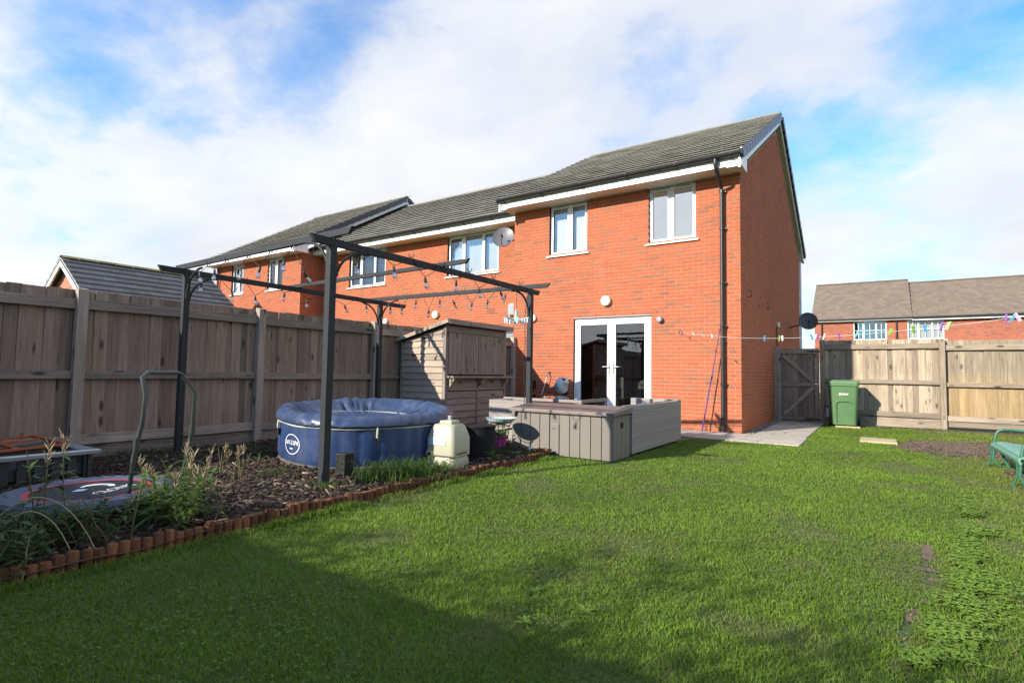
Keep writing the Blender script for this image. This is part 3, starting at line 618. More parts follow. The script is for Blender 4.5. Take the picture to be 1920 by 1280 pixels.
def brickwork(name, a, b, mo):
    m, t, bs, o = newmat(name); v = objvec(t); g_ = t.nodes.new('ShaderNodeNewGeometry')
    sx = t.nodes.new('ShaderNodeSeparateXYZ'); t.links.new(v, sx.inputs[0]); cx = t.nodes.new('ShaderNodeCombineXYZ')
    t.links.new(math_(t, 'ADD', sx.outputs[0], sx.outputs[1]), cx.inputs[0]); t.links.new(sx.outputs[2], cx.inputs[1])
    br = t.nodes.new('ShaderNodeTexBrick'); t.links.new(cx.outputs[0], br.inputs['Vector']); br.inputs['Color1'].default_value = (*a, 1); br.inputs['Color2'].default_value = (*b, 1); br.inputs['Mortar'].default_value = (*mo, 1)
    br.inputs['Scale'].default_value = 1; br.inputs['Brick Width'].default_value = .225; br.inputs['Row Height'].default_value = .075; br.inputs['Mortar Size'].default_value = .006; br.inputs['Bias'].default_value = -.2
    t.links.new(br.outputs[0], bs.inputs['Base Color']); bs.inputs['Roughness'].default_value = .9; return m
brickwork('brickwork_far', (.42, .15, .085), (.30, .11, .07), (.42, .30, .22))
garage('garage', 'low brick garage beyond the left fence, lichen along its slate roof ridge', (-16.96, -5.45), (-16.96, -1.3), 2.1, 4.12, 2.78, 'roof_tile_slate', 'Y', True)
garage('garage', 'small slate-roofed garage beside the far end house, mostly hidden behind the fence', (-25, 1.0), (-19.75, 1.0), 2.3, 4.55, 2.95, 'roof_tile_slate', 'X')
garage('house', 'distant slate roof just showing over the left edge of the fence', (-62, 1.5), (-62, 14), 4.2, 7.6, 5.0, 'roof_tile_slate', 'Y')

# --- row of houses beyond the right fence
H4 = thing('brick_house', 'brown-roofed brick terrace with white windows beyond the right fence', 'house', (6, 37, 0))
YB = 33.0; wb = MB()
opsb = [(.72, 2.62, 3.66, 4.95), (3.72, 5.62, 3.66, 4.95), (9.5, 11.4, 3.66, 4.95)]
for (a, b, c, d) in wall_panels(-1.6, 22, 0, 5.0, opsb): wb.box(a, YB + .012, c, b, YB + .3, d)
wl4 = wb.build('wall', 'mortar_far', H4); pb = MB()
for (a, b, z) in brick_list(-1.6, 14, 2.1, 5.0, opsb): pb.box(a, YB + random.uniform(-.001, .001), z, b, YB + .05, z + .065)
pb.build('brick', 'brick_far', wl4)['kind'] = 'stuff'
def gridwin(h, x0, x1, z0, z1, y, bl):
    w = window(h, x0, x1, z0, z1, y, [1, 1.2, 1], 'glass_blind' if bl else 'glass_door', 'room_dark', sill=False, blind=bl)
    gb = MB(); zm = (z0 + z1) / 2; gb.box(x0 + .1, y + .055, zm - .014, x1 - .1, y + .064, zm + .014)
    for k in (.16, .5, .84): gb.box(x0 + (x1 - x0) * k - .012, y + .056, z0 + .06, x0 + (x1 - x0) * k + .012, y + .0645, z1 - .06)
    gb.build('glazing_bar', 'upvc', w); box(x0 - .15, y - .05, z0 - .11, x1 + .15, y + .06, z0 - .002).build('sill', 'paving', w)
gridwin(H4, *opsb[0], YB, None); gridwin(H4, *opsb[1], YB, 'vertical'); gridwin(H4, *opsb[2], YB, None)
def plain_roof(h, x0, x1, ya, yr, za, zr, tilem):
    rf = MB().hexa([(x0, ya, za - .1), (x1, ya, za - .1), (x1, yr, zr - .1), (x0, yr, zr - .1), (x0, ya, za - .02), (x1, ya, za - .02), (x1, yr, zr - .02), (x0, yr, zr - .02)]).hexa([(x0, yr, zr - .1), (x1, yr, zr - .1), (x1, 2 * yr - ya, za - .1), (x0, 2 * yr - ya, za - .1), (x0, yr, zr - .02), (x1, yr, zr - .02), (x1, 2 * yr - ya, za - .02), (x0, 2 * yr - ya, za - .02)]).build('roof', 'verge_grey', h)
    tl = MB(); rows = int(math.hypot(zr - za, yr - ya) / .3)
    for r in range(rows):
        k0, k1 = r / rows, min(1, (r + 1.2) / rows); x = x0 - .165 * (r % 2)
        while x < x1:
            a, b = max(x, x0), min(x + .325, x1); x += .33
            if b - a < .03: continue
            y_a, y_b, z_a, z_b = ya + (yr - ya) * k0, ya + (yr - ya) * k1, za + (zr - za) * k0, za + (zr - za) * k1
            tl.add([(a, y_a, z_a + .04), (b, y_a, z_a + .04), (b, y_b, z_b + .003), (a, y_b, z_b + .003), (a, y_a, z_a - .01), (b, y_a, z_a - .01)], [(0, 1, 2, 3), (4, 5, 1, 0)])
    tl.build('roof_tile', tilem, rf)['kind'] = 'stuff'
    rb = MB(); n = int((x1 - x0) / .5)
    for i in range(n):
        a, b = x0 + i * (x1 - x0) / n, x0 + (i + 1) * (x1 - x0) / n - .012; rb.add([(a, yr - .13, zr - .02), (b, yr - .13, zr - .02), (b, yr, zr + .08), (a, yr, zr + .08), (b, yr + .13, zr - .02), (a, yr + .13, zr - .02)], [(0, 1, 2, 3), (3, 2, 4, 5)])
    rb.build('ridge_tile', tilem, rf)['kind'] = 'stuff'
    return rf
plain_roof(H4, -1.8, 4.0, YB - .35, YB + 4.3, 5.12, 8.22, 'roof_tile_brown'); plain_roof(H4, 4.01, 22, YB - .35, YB + 4.3, 5.05, 7.98, 'roof_tile_brown')
box(-1.55, YB - .30, 4.94, 4.0, YB - .27, 5.12).build('fascia', 'upvc', H4); box(4.0, YB - .30, 4.87, 22, YB - .27, 5.05).build('fascia', 'upvc', H4)
box(-1.5, YB - .27, 4.95, 22, YB + .02, 4.97).build('soffit', 'soffit', H4)
box(-1.6, YB - .42, 5.02, 22, YB - .301, 5.10).build('gutter', 'gutter_black', H4)
for x in (-1.15, 3.15): tube([(x, YB - .08, 4.9), (x, YB - .08, 0)], .045, 10).build('downpipe', 'pipe_black', H4, 0, True)
MB().prism([(YB + .02, 0), (YB + 8.5, 0), (YB + 8.5, 5.0), (YB + 4.3, 7.9), (YB + .02, 5.0)], 'X', -1.59, -1.35).build('gable_wall', 'brickwork_far', H4)

# ------------------------------------------------------------------ fences and gate
BOARD = {}
def board_mesh(h, w=.128):
    k = (round(h, 3), w)
    if k not in BOARD: BOARD[k] = MB().hexa([(0, 0, 0), (w, 0, 0), (w, .016, 0), (0, .008, 0), (0, 0, h), (w, 0, h), (w, .016, h), (0, .008, h)]).mesh('board')
    return BOARD[k]
def fence(name, label, a, b, posts, ztop, zbot, bm, rm, bands=((1.70, 1.81), (.93, 1.02), (.21, .32)), newfrom=None, gravel=True, front=1):
    """closeboard fence from a to b; rails and posts stand on the side to the right-hand normal"""
    a = Vector((*a, 0)); b = Vector((*b, 0)); d = (b - a).normalized(); nrm = Vector((d.y, -d.x, 0)) * front
    h = thing(name, label, 'fence', a); L = (b - a).length; rotz = math.atan2(d.y, d.x); t = 0; groups = {}
    zt = ztop if callable(ztop) else (lambda t: ztop); zb = zbot if callable(zbot) else (lambda t: zbot)
    while t < L - .03:
        z0, z1 = zb(t) + random.uniform(-.003, .003), zt(t) + random.uniform(-.006, .006); hh = round((z1 - z0) / .02) * .02
        M = Matrix.Translation(a + d * t - nrm * .02 + Vector((0, 0, z1 - hh))) @ Matrix.Rotation(rotz, 4, 'Z') @ Matrix.Rotation(random.uniform(-.006, .006), 4, 'Y') @ Matrix.Rotation(random.uniform(-.01, .01), 4, 'X')
        mm = bm if newfrom is None or t < newfrom else 'fence_wood_new'
        groups.setdefault((hh, mm), []).append(M); t += .112 + random.uniform(-.006, .006)
    for (hh, mm), Ms in groups.items():
        me = board_mesh(hh).copy(); me.materials.clear(); me.materials.append(MATS[mm]); pieces('board', me, mm, h, Ms)
    for i, p in enumerate(posts):
        q = a + d * p + nrm * .045; z1 = zt(p) + .015; pm = MB(); w = .05
        P = lambda s, e, z: tuple(q + d * (s * w) + nrm * (e * w) + Vector((0, 0, z)))
        pm.hexa([P(-1, -1, 0), P(1, -1, 0), P(1, 1, 0), P(-1, 1, 0), P(-1, -1, z1 + .01), P(1, -1, z1 + .01), P(1, 1, z1 - .012), P(-1, 1, z1 - .012)]).build('post', bm if bm != 'fence_wood' else 'fence_post', h, .004)
        if i + 1 < len(posts):
            p2 = posts[i + 1]; off = random.uniform(-.006, .006)
            for (r0, r1) in bands:
                dz = zt((p + p2) / 2) - 1.91; c = (r0 + r1) / 2 + dz + off
                MB().bar(tuple(a + d * (p + .051) + nrm * .022 + Vector((0, 0, c))), tuple(a + d * (p2 - .051) + nrm * .022 + Vector((0, 0, c + random.uniform(-.006, .006)))), .055, r1 - r0).build('rail', rm, h, .004)
            if gravel:
                MB().bar(tuple(a + d * (p + .051) + nrm * .005 + Vector((0, 0, .10 + zb((p + p2) / 2) - .19))), tuple(a + d * (p2 - .051) + nrm * .005 + Vector((0, 0, .10 + zb((p + p2) / 2) - .19))), .035, .20).build('gravel_board', rm if name != 'right' else 'concrete', h, .003)
    return h
woodmat('fence_post', (.27, .215, .17), (.36, .295, .24), (.44, .37, .31), 'Z', .12, .15)
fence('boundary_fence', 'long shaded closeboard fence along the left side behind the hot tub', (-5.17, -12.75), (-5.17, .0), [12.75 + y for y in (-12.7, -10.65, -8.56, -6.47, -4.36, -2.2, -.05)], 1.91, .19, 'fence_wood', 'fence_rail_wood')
fence('boundary_fence', 'sunlit closeboard fence on the right behind the green wheelie bin', (1.03, 3.9), (12.3, 3.9), [.0, 2.22, 4.4, 6.6, 8.8, 11.1], lambda t: 1.945 if t < 2.2 else 1.905, lambda t: .17 + min(.1, t * .035), 'fence_wood_sun_tint', 'fence_rail_wood_x', newfrom=2.25)
fence('boundary_fence', 'unseen closeboard fence added across the garden end to shade the near lawn', (8.5, -12.75), (-5.1, -12.75), [.05 + 2.2 * i for i in range(7)], 1.93, .19, 'fence_wood', 'fence_rail_wood_x', front=-1)  # out of view, added to cast the shade on the near lawn
G = thing('garden_gate', 'wooden ledged garden gate with diagonal braces beside the brick side wall', 'gate', (.5, 3.9, 0))
gz0, gz1 = .0, 1.77
for i in range(8):
    x = .06 + i * .112; me = board_mesh(1.74, .116).copy(); me.materials.append(MATS['fence_wood']); pieces('board', me, 'fence_wood', G, [Matrix.Translation((x, 3.9, gz0 + .02))])
for (nm, p) in (('stile', (.06, 3.855, .02, .15, 3.899, 1.76)), ('stile', (.865, 3.855, .02, .955, 3.899, 1.76)), ('ledge', (.15, 3.857, 1.64, .865, 3.898, 1.735)), ('ledge', (.15, 3.857, .86, .865, 3.898, .95)), ('ledge', (.15, 3.857, .04, .865, 3.898, .14))):
    box(*p).build(nm, 'fence_post' if nm == 'stile' else 'fence_rail_wood_x', G, .004)
MB().bar((.18, 3.866, 1.62), (.85, 3.866, .99), .03, .085, (0, 1, 0)).build('brace', 'fence_rail_wood_x', G, .003) if False else None
for (p, q) in (((.19, 1.61), (.84, .97)), ((.84, .84), (.20, .17))):
    v = Vector((q[0] - p[0], 0, q[1] - p[1])).normalized(); nn = Vector((-v.z, 0, v.x)) * .042; A, B = Vector((p[0], 0, p[1])), Vector((q[0], 0, q[1]))
    MB().hexa([tuple(c + Vector((0, y, 0))) for y in (3.862, 3.897) for c in (A - nn, B - nn, B + nn, A + nn)]).build('brace', 'fence_rail_wood_x', G, .003)
box(-.0, 3.85, 0, .055, 3.95, 1.82).build('gate_post', 'fence_post', G, .004)
for z in (1.69, .09): box(.72, 3.848, z - .018, .98, 3.8545, z + .018).build('hinge', 'pipe_black', G)
tube([(.86, 3.845, 1.30), (.93, 3.84, 1.31), (1.0, 3.845, 1.285)], .006, 6).build('tie', 'line_white', G); box(.87, 3.84, .90, .97, 3.854, .94).build('latch', 'steel', G)

# ------------------------------------------------------------------ paving
def slab(x0, y0, x1, y1, m='paving', par=None, top=.02):
    j = [random.uniform(-.004, .004) for _ in range(4)]
    MB().hexa([(x0, y0, -.03), (x1, y0, -.03), (x1, y1, -.03), (x0, y1, -.03), (x0 + j[0], y0 + j[1], top), (x1 + j[2], y0 + j[1], top), (x1 + j[2], y1 + j[3], top), (x0 + j[0], y1 + j[3], top)]).build('slab', m, par, .006)
PV = tag(box(-5.0, -1.3, -.05, 1.1, 3.8, -.01).build('patio', 'concrete'), None, None, None, 'structure')
ORG['patio'] = Vector()
y = -1.28; row = 0
for (y0, y1) in ((-1.28, -.70), (-.69, -.06)):
    x = 1.08; ws = [.6, .45, .9, .6, .6, .45, .9, .6, .6, .45, .6]
    for w in ws[row:] + ws[:row]:
        if x - w < -4.9: break
        slab(x - w + .008, y0, x, y1, 'paving', PV); x -= w
    row += 2
yy = -.05
for i, hgt in enumerate((.6, .45, .9, .6, .6, .7)):
    xs = [.20, .64, 1.06] if i % 2 else [.20, .50, 1.06]
    for a, b in zip(xs, xs[1:]): slab(a, yy, b - .008, yy + hgt - .008, 'paving', PV)
    yy += hgt
gp = MB()
for _ in range(420):
    x, yv = random.uniform(.015, .19), random.uniform(-.0, 3.8); s = random.uniform(.01, .022); gp.hexa([(x + dx * s, yv + dy * s * .8, z * s + .002) for z in (0, .8) for dx, dy in ((-.6, -.5), (.5, -.6), (.6, .5), (-.5, .6))])
tag(gp.build('gravel', 'gravel'), 'grey gravel strip at the foot of the brick side wall', 'gravel', None, 'stuff')
for (nm, lab, p) in (('stepping_slab', 'long pale slab lying flush in the grass left of the bare soil', (1.84, .05, 2.36, .72)), ('stepping_slab', 'short pale slab under the front of the green bin', (1.32, 2.95, 1.78, 3.12))):
    o = MB().hexa([(p[0], p[1], -.02), (p[2], p[1] + .05, -.02), (p[2], p[3], -.02), (p[0], p[3], -.02), (p[0], p[1], .035), (p[2], p[1] + .05, .035), (p[2], p[3], .035), (p[0], p[3], .035)]).build(nm, 'paving_yellow', None, .006); tag(o, lab, 'paving slab')
MB()
o = MB().lathe([(.16, -.02), (.16, .028), (.14, .032)], (-.72, -1.12, 0), 24).build('drain_cover', 'concrete', None, 0, True); tag(o, 'round rusty brown drain cover beside the purple prop', 'drain cover')

# ------------------------------------------------------------------ log edging
ED = thing('log_edging', 'row of short reddish half logs edging the bed along the lawn', 'edging', (-1.39, -8, 0))
lm = []
for k in range(4):
    hgt, r = (.085, .095, .078, .102)[k], .029; b = MB().lathe([(r, -.05), (r, hgt - .012), (r * .82, hgt), (.004, hgt + .003)], (0, 0, 0), 9); me = b.mesh('log', 0, True); me.materials.append(MATS['log_wood']); lm.append(me)
yv = -11.6; i = 0; sets = [[] for _ in lm]
while yv < -4.78:
    step = random.uniform(.052, .062); k = random.randrange(4)
    sets[k].append(Matrix.Translation((-1.39 + .015 * math.sin(yv * 2.1) + random.uniform(-.004, .004), yv, .01 * math.sin(yv * 1.3))) @ Matrix.Rotation(random.uniform(0, 6), 4, 'Z') @ Matrix.Rotation(random.uniform(-.05, .05), 4, 'X')); yv += step; i += 1
for j in range(3): sets[3].append(Matrix.Translation((-1.40 - .055 * j, -4.77, .01)))
for me, Ms in zip(lm, sets): pieces('log', me, 'log_wood', ED, Ms)

# ------------------------------------------------------------------ pergola
PG = thing('pergola', 'dark grey metal pergola frame standing over the hot tub', 'pergola', (-3.4, -6, 0))
PS = {'nr': (-1.885, -7.77, 2.17), 'nl': (-4.84, -7.62, 2.20), 'fr': (-2.09, -4.12, 2.24), 'fl': (-4.86, -4.50, 2.18)}
for k, (x, y_, z) in PS.items():
    p = box(x - .035, y_ - .035, 0, x + .035, y_ + .035, z).build('post', 'pergola_grey', PG, .004)
    box(x - .07, y_ - .07, .02, x + .07, y_ + .07, .045).build('foot_plate', 'pergola_grey', p, .003)
def cutbar(a, b, w, h, ext):
    a = Vector(a); b = Vector(b); d = (b - a).normalized(); sd = d.cross(Vector((0, 0, 1))).normalized() * w / 2; up = Vector((0, 0, h / 2)); e = d * ext
    return MB().hexa([a - sd - up + e, a + sd - up + e, b + sd - up - e, b - sd - up - e, a - sd + up, a + sd + up, b + sd + up, b - sd + up])
cutbar((-1.87, -8.0, 2.205), (-2.10, -3.86, 2.275), .04, .068, .04).build('beam', 'pergola_grey', PG, .004)
cutbar((-4.83, -7.95, 2.235), (-4.865, -3.9, 2.215), .04, .068, .04).build('beam', 'pergola_grey', PG, .004)
cutbar((-1.60, -7.77, 2.285), (-5.02, -7.66, 2.29), .035, .062, .05).build('cross_bar', 'pergola_grey', PG, .004)
cutbar((-1.56, -6.22, 2.29), (-5.05, -6.10, 2.275), .035, .05, .05).build('cross_bar', 'pergola_grey', PG, .004)
cutbar((-1.72, -4.18, 2.325), (-5.15, -4.54, 2.275), .035, .062, .05).build('cross_bar', 'pergola_grey', PG, .004)
def brace(px, py, pz, dx, dy, r=.34):
    P = []
    for i in range(9):
        t = R(90 * i / 8); P.append((px + dx * r * (1 - math.cos(t)), py + dy * r * (1 - math.cos(t)), pz - r + r * math.sin(t)))
    tube(P, .013, 8).build('brace', 'pergola_grey', PG, 0, True)
brace(-1.885, -7.73, 2.17, 0, 1); brace(-1.92, -7.77, 2.25, -1, 0); brace(-4.84, -7.58, 2.20, 0, 1); brace(-4.80, -7.63, 2.25, 1, 0); brace(-2.09, -4.16, 2.23, 0, -1); brace(-2.12, -4.14, 2.30, -1, 0, .3); brace(-4.86, -4.54, 2.18, 0, -1); brace(-4.82, -4.50, 2.24, 1, .1)

# festoon lights
ST = thing('string_lights', 'black festoon string of clear bulbs looped around the pergola beams', 'string lights', (-3.4, -6, 2))
strands = [
 ([(-1.9, -7.6, 2.26), (-1.95, -4.2, 2.31)], [(-1.93, -7.43, 2.07), (-1.93, -6.98, 2.11), (-1.93, -6.52, 2.07), (-1.93, -6.0, 2.11), (-1.97, -5.51, 2.09), (-2.0, -5.0, 2.12)]),
 ([(-4.7, -7.68, 2.26), (-1.95, -7.74, 2.26)], [(-4.35, -7.7, 2.15), (-4.03, -7.7, 2.15), (-3.54, -7.7, 2.12), (-3.13, -7.7, 2.10), (-2.71, -7.7, 2.13), (-2.37, -7.7, 1.98)]),
 ([(-4.84, -7.5, 2.25), (-4.86, -4.6, 2.23)], [(-4.85, -7.44, 2.11), (-4.85, -7.04, 2.04), (-4.85, -6.73, 2.03), (-4.85, -6.3, 2.13), (-4.85, -5.92, 2.08), (-4.85, -5.24, 2.07), (-4.85, -4.81, 2.12)]),
 ([(-4.8, -4.24, 2.30), (-2.2, -4.24, 2.34)], [(-4.62, -4.25, 2.12), (-4.38, -4.25, 2.10), (-4.09, -4.25, 2.19), (-3.83, -4.25, 2.03), (-3.62, -4.25, 2.18), (-3.35, -4.25, 2.15), (-3.02, -4.25, 2.11), (-2.74, -4.25, 2.13), (-2.44, -4.25, 2.20)])]
fy = lambda x: -4.18 + (x + 1.72) * (.36 / 3.43)
strands[3] = ([(x, fy(x), z) for (x, y, z) in strands[3][0]], [(x, fy(x) - .01, z) for (x, y, z) in strands[3][1]])
wire = MB(); SOCK = MB().lathe([(.008, .03), (.013, .025), (.017, 0), (.017, -.04), (.015, -.045)], (0, 0, 0), 10).mesh('socket', 0, True); SOCK.materials.append(MATS['bulb_black'])
GLB = MB().lathe([(.013, -.045), (.02, -.06), (.026, -.08), (.026, -.1), (.018, -.118), (.003, -.124)], (0, 0, 0), 12).mesh('glass', 0, True); GLB.materials.append(MATS['glass_bulb'])
FIL = MB().tube([(0, 0, -.045), (0, 0, -.095)], .0035, 5).mesh('filament'); FIL.materials.append(MATS['steel'])
for (ends, bl) in strands:
    A, B = Vector(ends[0]), Vector(ends[1]); L = (B - A).length; d = (B - A).normalized(); prev = A
    ts = [(Vector(b) - A).dot(d) for b in bl]
    for i, b in enumerate(bl):
        b = Vector(b); nx = ts[i + 1] if i + 1 < len(ts) else L; m2 = A + d * ((ts[i] + nx) / 2); top = b + Vector((0, 0, .03))
        for (p, q) in ((prev, top), (top, m2)):
            pts = [p.lerp(q, t) - Vector((0, 0, .05 * 4 * t * (1 - t) * (p - q).length)) for t in (0, .25, .5, .75, 1)]; wire.tube(pts, .0035, 5)
        wire.tube([m2 + Vector((.03 * math.cos(t), .03 * math.sin(t) * .8, .035 * math.sin(t * 2))) for t in np.linspace(0, 5.5, 8)], .0035, 5); prev = m2
        tl = Matrix.Translation(b - ORG[ST.name]) @ Matrix.Rotation(random.uniform(-.25, .25) if i != 5 else .6, 4, 'X') @ Matrix.Rotation(random.uniform(-.25, .25), 4, 'Y') @ Matrix.Scale(.85, 4)
        so = bpy.data.objects.new('bulb', SOCK); COL.objects.link(so); so.parent = ST; so.matrix_local = tl
        for nm, me in (('glass', GLB), ('filament', FIL)):
            c = bpy.data.objects.new(nm, me); COL.objects.link(c); c.parent = so
wire.tube([(-2.13, -4.15, 2.2), (-2.15, -4.17, 1.9), (-2.14, -4.165, 1.5), (-2.155, -4.17, 1.1), (-2.14, -4.165, .7), (-2.16, -4.17, .35), (-2.2, -4.2, .05)], .005, 5)
wire.build('wire', 'cable', ST, 0, True)

# sock hanger with pegs
AH = thing('peg_hanger', 'pale aqua plastic sock hanger with pegs hung from the pergola beam', 'hanger', (-2.05, -4.55, 1.78)); hx, hy, hz = -2.05, -4.55, 1.78
MB().lathe([(.03, 0), (.045, .02), (.034, .05), (.022, .08), (.022, .15), (.012, .18), (.006, .20)], (hx, hy, hz - .02), 14).build('hub', 'aqua', AH, 0, True)
for a in range(0, 360, 60):
    c, s_ = math.cos(R(a + 12)), math.sin(R(a + 12)); tube([(hx, hy, hz + .02), (hx + c * .08, hy + s_ * .08, hz + .035), (hx + c * .19, hy + s_ * .19, hz + .06)], [.012, .009, .007], 6).build('arm', 'aqua', AH, 0, True)
    for r in (.09, .13, .17): box(hx + c * r - .007, hy + s_ * r - .007, hz - .045 + r * .2, hx + c * r + .007, hy + s_ * r + .007, hz + .02 + r * .2).build('peg', random.choice(['aqua_pale', 'peg_white', 'aqua_pale', 'peg_pale']), AH)
tube([(hx, hy, hz + .17), (hx + .01, hy, hz + .22), (hx, hy, hz + .28), (hx, hy, 2.32)], .004, 5).build('hook', 'metal_black', AH)

# ------------------------------------------------------------------ hot tub
SC, SR = Vector((-2.91, -6.41, .04)), 1.0
SP = thing('inflatable_hot_tub', 'blue inflatable hot tub with a sagging wrinkled blue cover', 'hot tub', SC)
NN = 240
def srad(t):
    c, s_ = abs(math.cos(t + .25)), abs(math.sin(t + .25)); return 1 / (c ** 2.5 + s_ ** 2.5) ** (1 / 2.5) * .93
def rib(t): return 1 + .016 * abs(math.sin(t * 16)) ** .7
MB().lathe([(SR * .90, -.02), (SR * .96, .03), (SR * .985, .12), (SR * .985, .30), (SR * .985, .47), (SR * .96, .49)], SC, NN, 'Z', lambda t: srad(t) * rib(t)).build('tub_wall', 'spa_blue', SP, 0, True)
MB().lathe([(SR * .915, -.012), (SR * .967, .03), (SR * .978, .055), (SR * .96, .06)], SC, NN, 'Z', lambda t: srad(t) * rib(t) * 1.004).build('muddy_hem', 'spa_dirty', SP, 0, True)
cv = []; cf = []; prof = [(1.0, .462), (1.018, .475), (1.034, .505), (1.03, .545), (1.0, .588), (.955, .612), (.90, .612), (.85, .58), (.80, .535), (.72, .49), (.5, .455), (.3, .44), (.12, .435)]
def tilt(t, k=1.0): return .052 * k * (-.755 * math.cos(t) + .656 * math.sin(t))
wr = [random.uniform(0, 6.28) for _ in range(6)]
for i, (r, z) in enumerate(prof):
    for k in range(NN):
        t = 2 * math.pi * k / NN; amp = (0, .15, .35, .7, 1, 1, 1, 1.3, 2.0, 1.6, .9, .4, .2)[i]
        w = (math.sin(t * 31 + wr[0] + i * .35) * .0095 + math.sin(t * 47 + wr[1] - i * .5) * .008 + math.sin(t * 13 + wr[2]) * .007 + math.sin(t * 73 + wr[3] + i) * .005) * amp * (.55 + .45 * math.sin(t * 5 + wr[4]))
        q = SR * r * srad(t); cv.append((SC.x + q * math.cos(t), SC.y + q * math.sin(t), SC.z + z + w + tilt(t, (.4 + .6 * min(1, i / 4)) * min(1, r)) + .012 * math.sin(2 * t + 1) * (1 if i > 7 else 0)))
for i in range(len(prof) - 1):
    for k in range(NN): cf.append((i * NN + k, i * NN + (k + 1) % NN, (i + 1) * NN + (k + 1) % NN, (i + 1) * NN + k))
cf.append(tuple((len(prof) - 1) * NN + k for k in range(NN)))
c_ = MB(); c_.v = cv; c_.f = cf; CVR = c_.build('cover', 'spa_cover', SP, 0, True)
tube([(SC.x + SR * 1.005 * srad(t) * math.cos(t), SC.y + SR * 1.005 * srad(t) * math.sin(t), SC.z + .462 + tilt(t, .4) + .004 * math.sin(9 * t)) for t in np.linspace(0, 2 * math.pi, 121)], .009, 6).build('seam', 'spa_seam', CVR, 0, True)
tube([(SC.x + SR * .62 * srad(t) * math.cos(t), SC.y + SR * .62 * srad(t) * math.sin(t), SC.z + .478 + tilt(t, .62) + .012 * math.sin(2 * t + 1)) for t in np.linspace(0, 2 * math.pi, 90)], .006, 5).build('top_seam', 'spa_seam', CVR, 0, True)
def spt(t, z, off=0): q = SR * .99 * srad(t) * rib(t) + off; return Vector((SC.x + q * math.cos(t), SC.y + q * math.sin(t), SC.z + z))
for t in (R(-118), R(-35), R(35), R(120)):
    a = spt(t, .46, .02); st = MB().tube([a, spt(t, .42, .025), spt(t, .35, .015)], .012, 6); st.build('strap', 'spa_seam', SP); b = spt(t + .02, .36, .02); box(b.x - .014, b.y - .014, b.z - .045, b.x + .014, b.y + .014, b.z + .03).build('buckle', 'metal_black', SP, .004)
def decal(name, V, F, tc_, zc_, off, m):
    Rm = SR * .95; vs = []
    for v in V:
        t = tc_ + v[0] / Rm; q = SR * .985 * srad(t) * 1.0165 + off; vs.append((SC.x + q * math.cos(t), SC.y + q * math.sin(t), SC.z + zc_ + v[1]))
    b = MB(); b.v = vs; b.f = F; return b.build(name, m, SP)
TL = R(-95); V, F = text_mesh('LAY-Z-SPA', .062); decal('lettering', V, F, TL, .265, .004, 'print_white'); V = [(-.034 + .0115 * k + dx, dy, 0) for k in range(6) for (dx, dy) in ((0, 0), (.008, 0), (.008, .014), (0, .014))]; F = [tuple(range(4 * k, 4 * k + 4)) for k in range(6)]; decal('small_print', V, F, TL, .198, .004, 'print_white')
ov = []; of = []; n = 48
for i in range(n):
    t = 2 * math.pi * i / n
    for k in (1.0, .93): ov.append((math.cos(t) * .17 * k, math.sin(t) * .105 * k, 0))
for i in range(n): j = (i + 1) % n; of.append((2 * i, 2 * j, 2 * j + 1, 2 * i + 1))
decal('logo_ring', ov, of, TL, .25, .003, 'print_white')

# pump
PU = thing('spa_pump', 'cream plastic hot tub pump with a pale label', 'pump', (-1.80, -6.22, .02)); px, py = -1.80, -6.22
def rounded(w, d_, z0, z1, w2, d2, r=.05, n=5):
    b = MB(); P = []
    for (z, ww, dd) in ((z0, w, d_), (z0 + (z1 - z0) * .55, w * .995, d_ * .995), (z1 - .035, w2, d2), (z1 - .01, w2 - .03, d2 - .03), (z1, w2 - .09, d2 - .09)):
        ring = []
        for (sx, sy, a0) in ((1, 1, 0), (-1, 1, 90), (-1, -1, 180), (1, -1, 270)):
            for i in range(n + 1): t = R(a0 + 90 * i / n); ring.append((sx * (ww / 2 - r) + math.cos(t) * r, sy * (dd / 2 - r) + math.sin(t) * r, z))
        P.append(ring)
    m_ = len(P[0]); b.v = [p for r_ in P for p in r_]
    for i in range(len(P) - 1):
        for k in range(m_): b.f.append((i * m_ + k, i * m_ + (k + 1) % m_, (i + 1) * m_ + (k + 1) % m_, (i + 1) * m_ + k))
    b.f.append(tuple(range(m_))[::-1]); b.f.append(tuple((len(P) - 1) * m_ + k for k in range(m_))); return b
def place(b, loc, rz=0):
    c, s_ = math.cos(rz), math.sin(rz); b.v = [(loc[0] + x * c - y * s_, loc[1] + x * s_ + y * c, loc[2] + z) for (x, y, z) in b.v]; return b
place(rounded(.36, .34, 0, .16, .345, .325), (px, py, .02), .12).build('base', 'pump_cream', PU, 0, True)
body = place(rounded(.37, .35, .15, .49, .30, .28), (px, py, .02), .12).build('body', 'pump_cream', PU, 0, True)
place(MB().box(-.06, -.10, .47, .10, .06, .525), (px, py, .02), .12).build('top_hatch', 'pump_cream', PU, .015)
place(MB().box(-.185, -.1765, .152, .185, -.171, .162), (px, py, .02), .12).build('joint', 'pump_dark', PU); place(MB().box(-.17, -.19, .15, -.08, -.16, .20), (px, py, .02), .12).build('handle', 'pump_cream', PU, .012); place(MB().box(-.145, -.193, .16, -.10, -.1895, .185), (px, py, .02), .12).build('handle_slot', 'black_gap', PU)
place(MB().hexa([(-.13, -.177, .27), (.08, -.177, .27), (.08, -.16, .27), (-.13, -.16, .27), (-.13, -.170, .35), (.08, -.170, .35), (.08, -.16, .35), (-.13, -.16, .35)]), (px, py - .004, .02), .12).build('sticker', 'sticker_blue', PU)
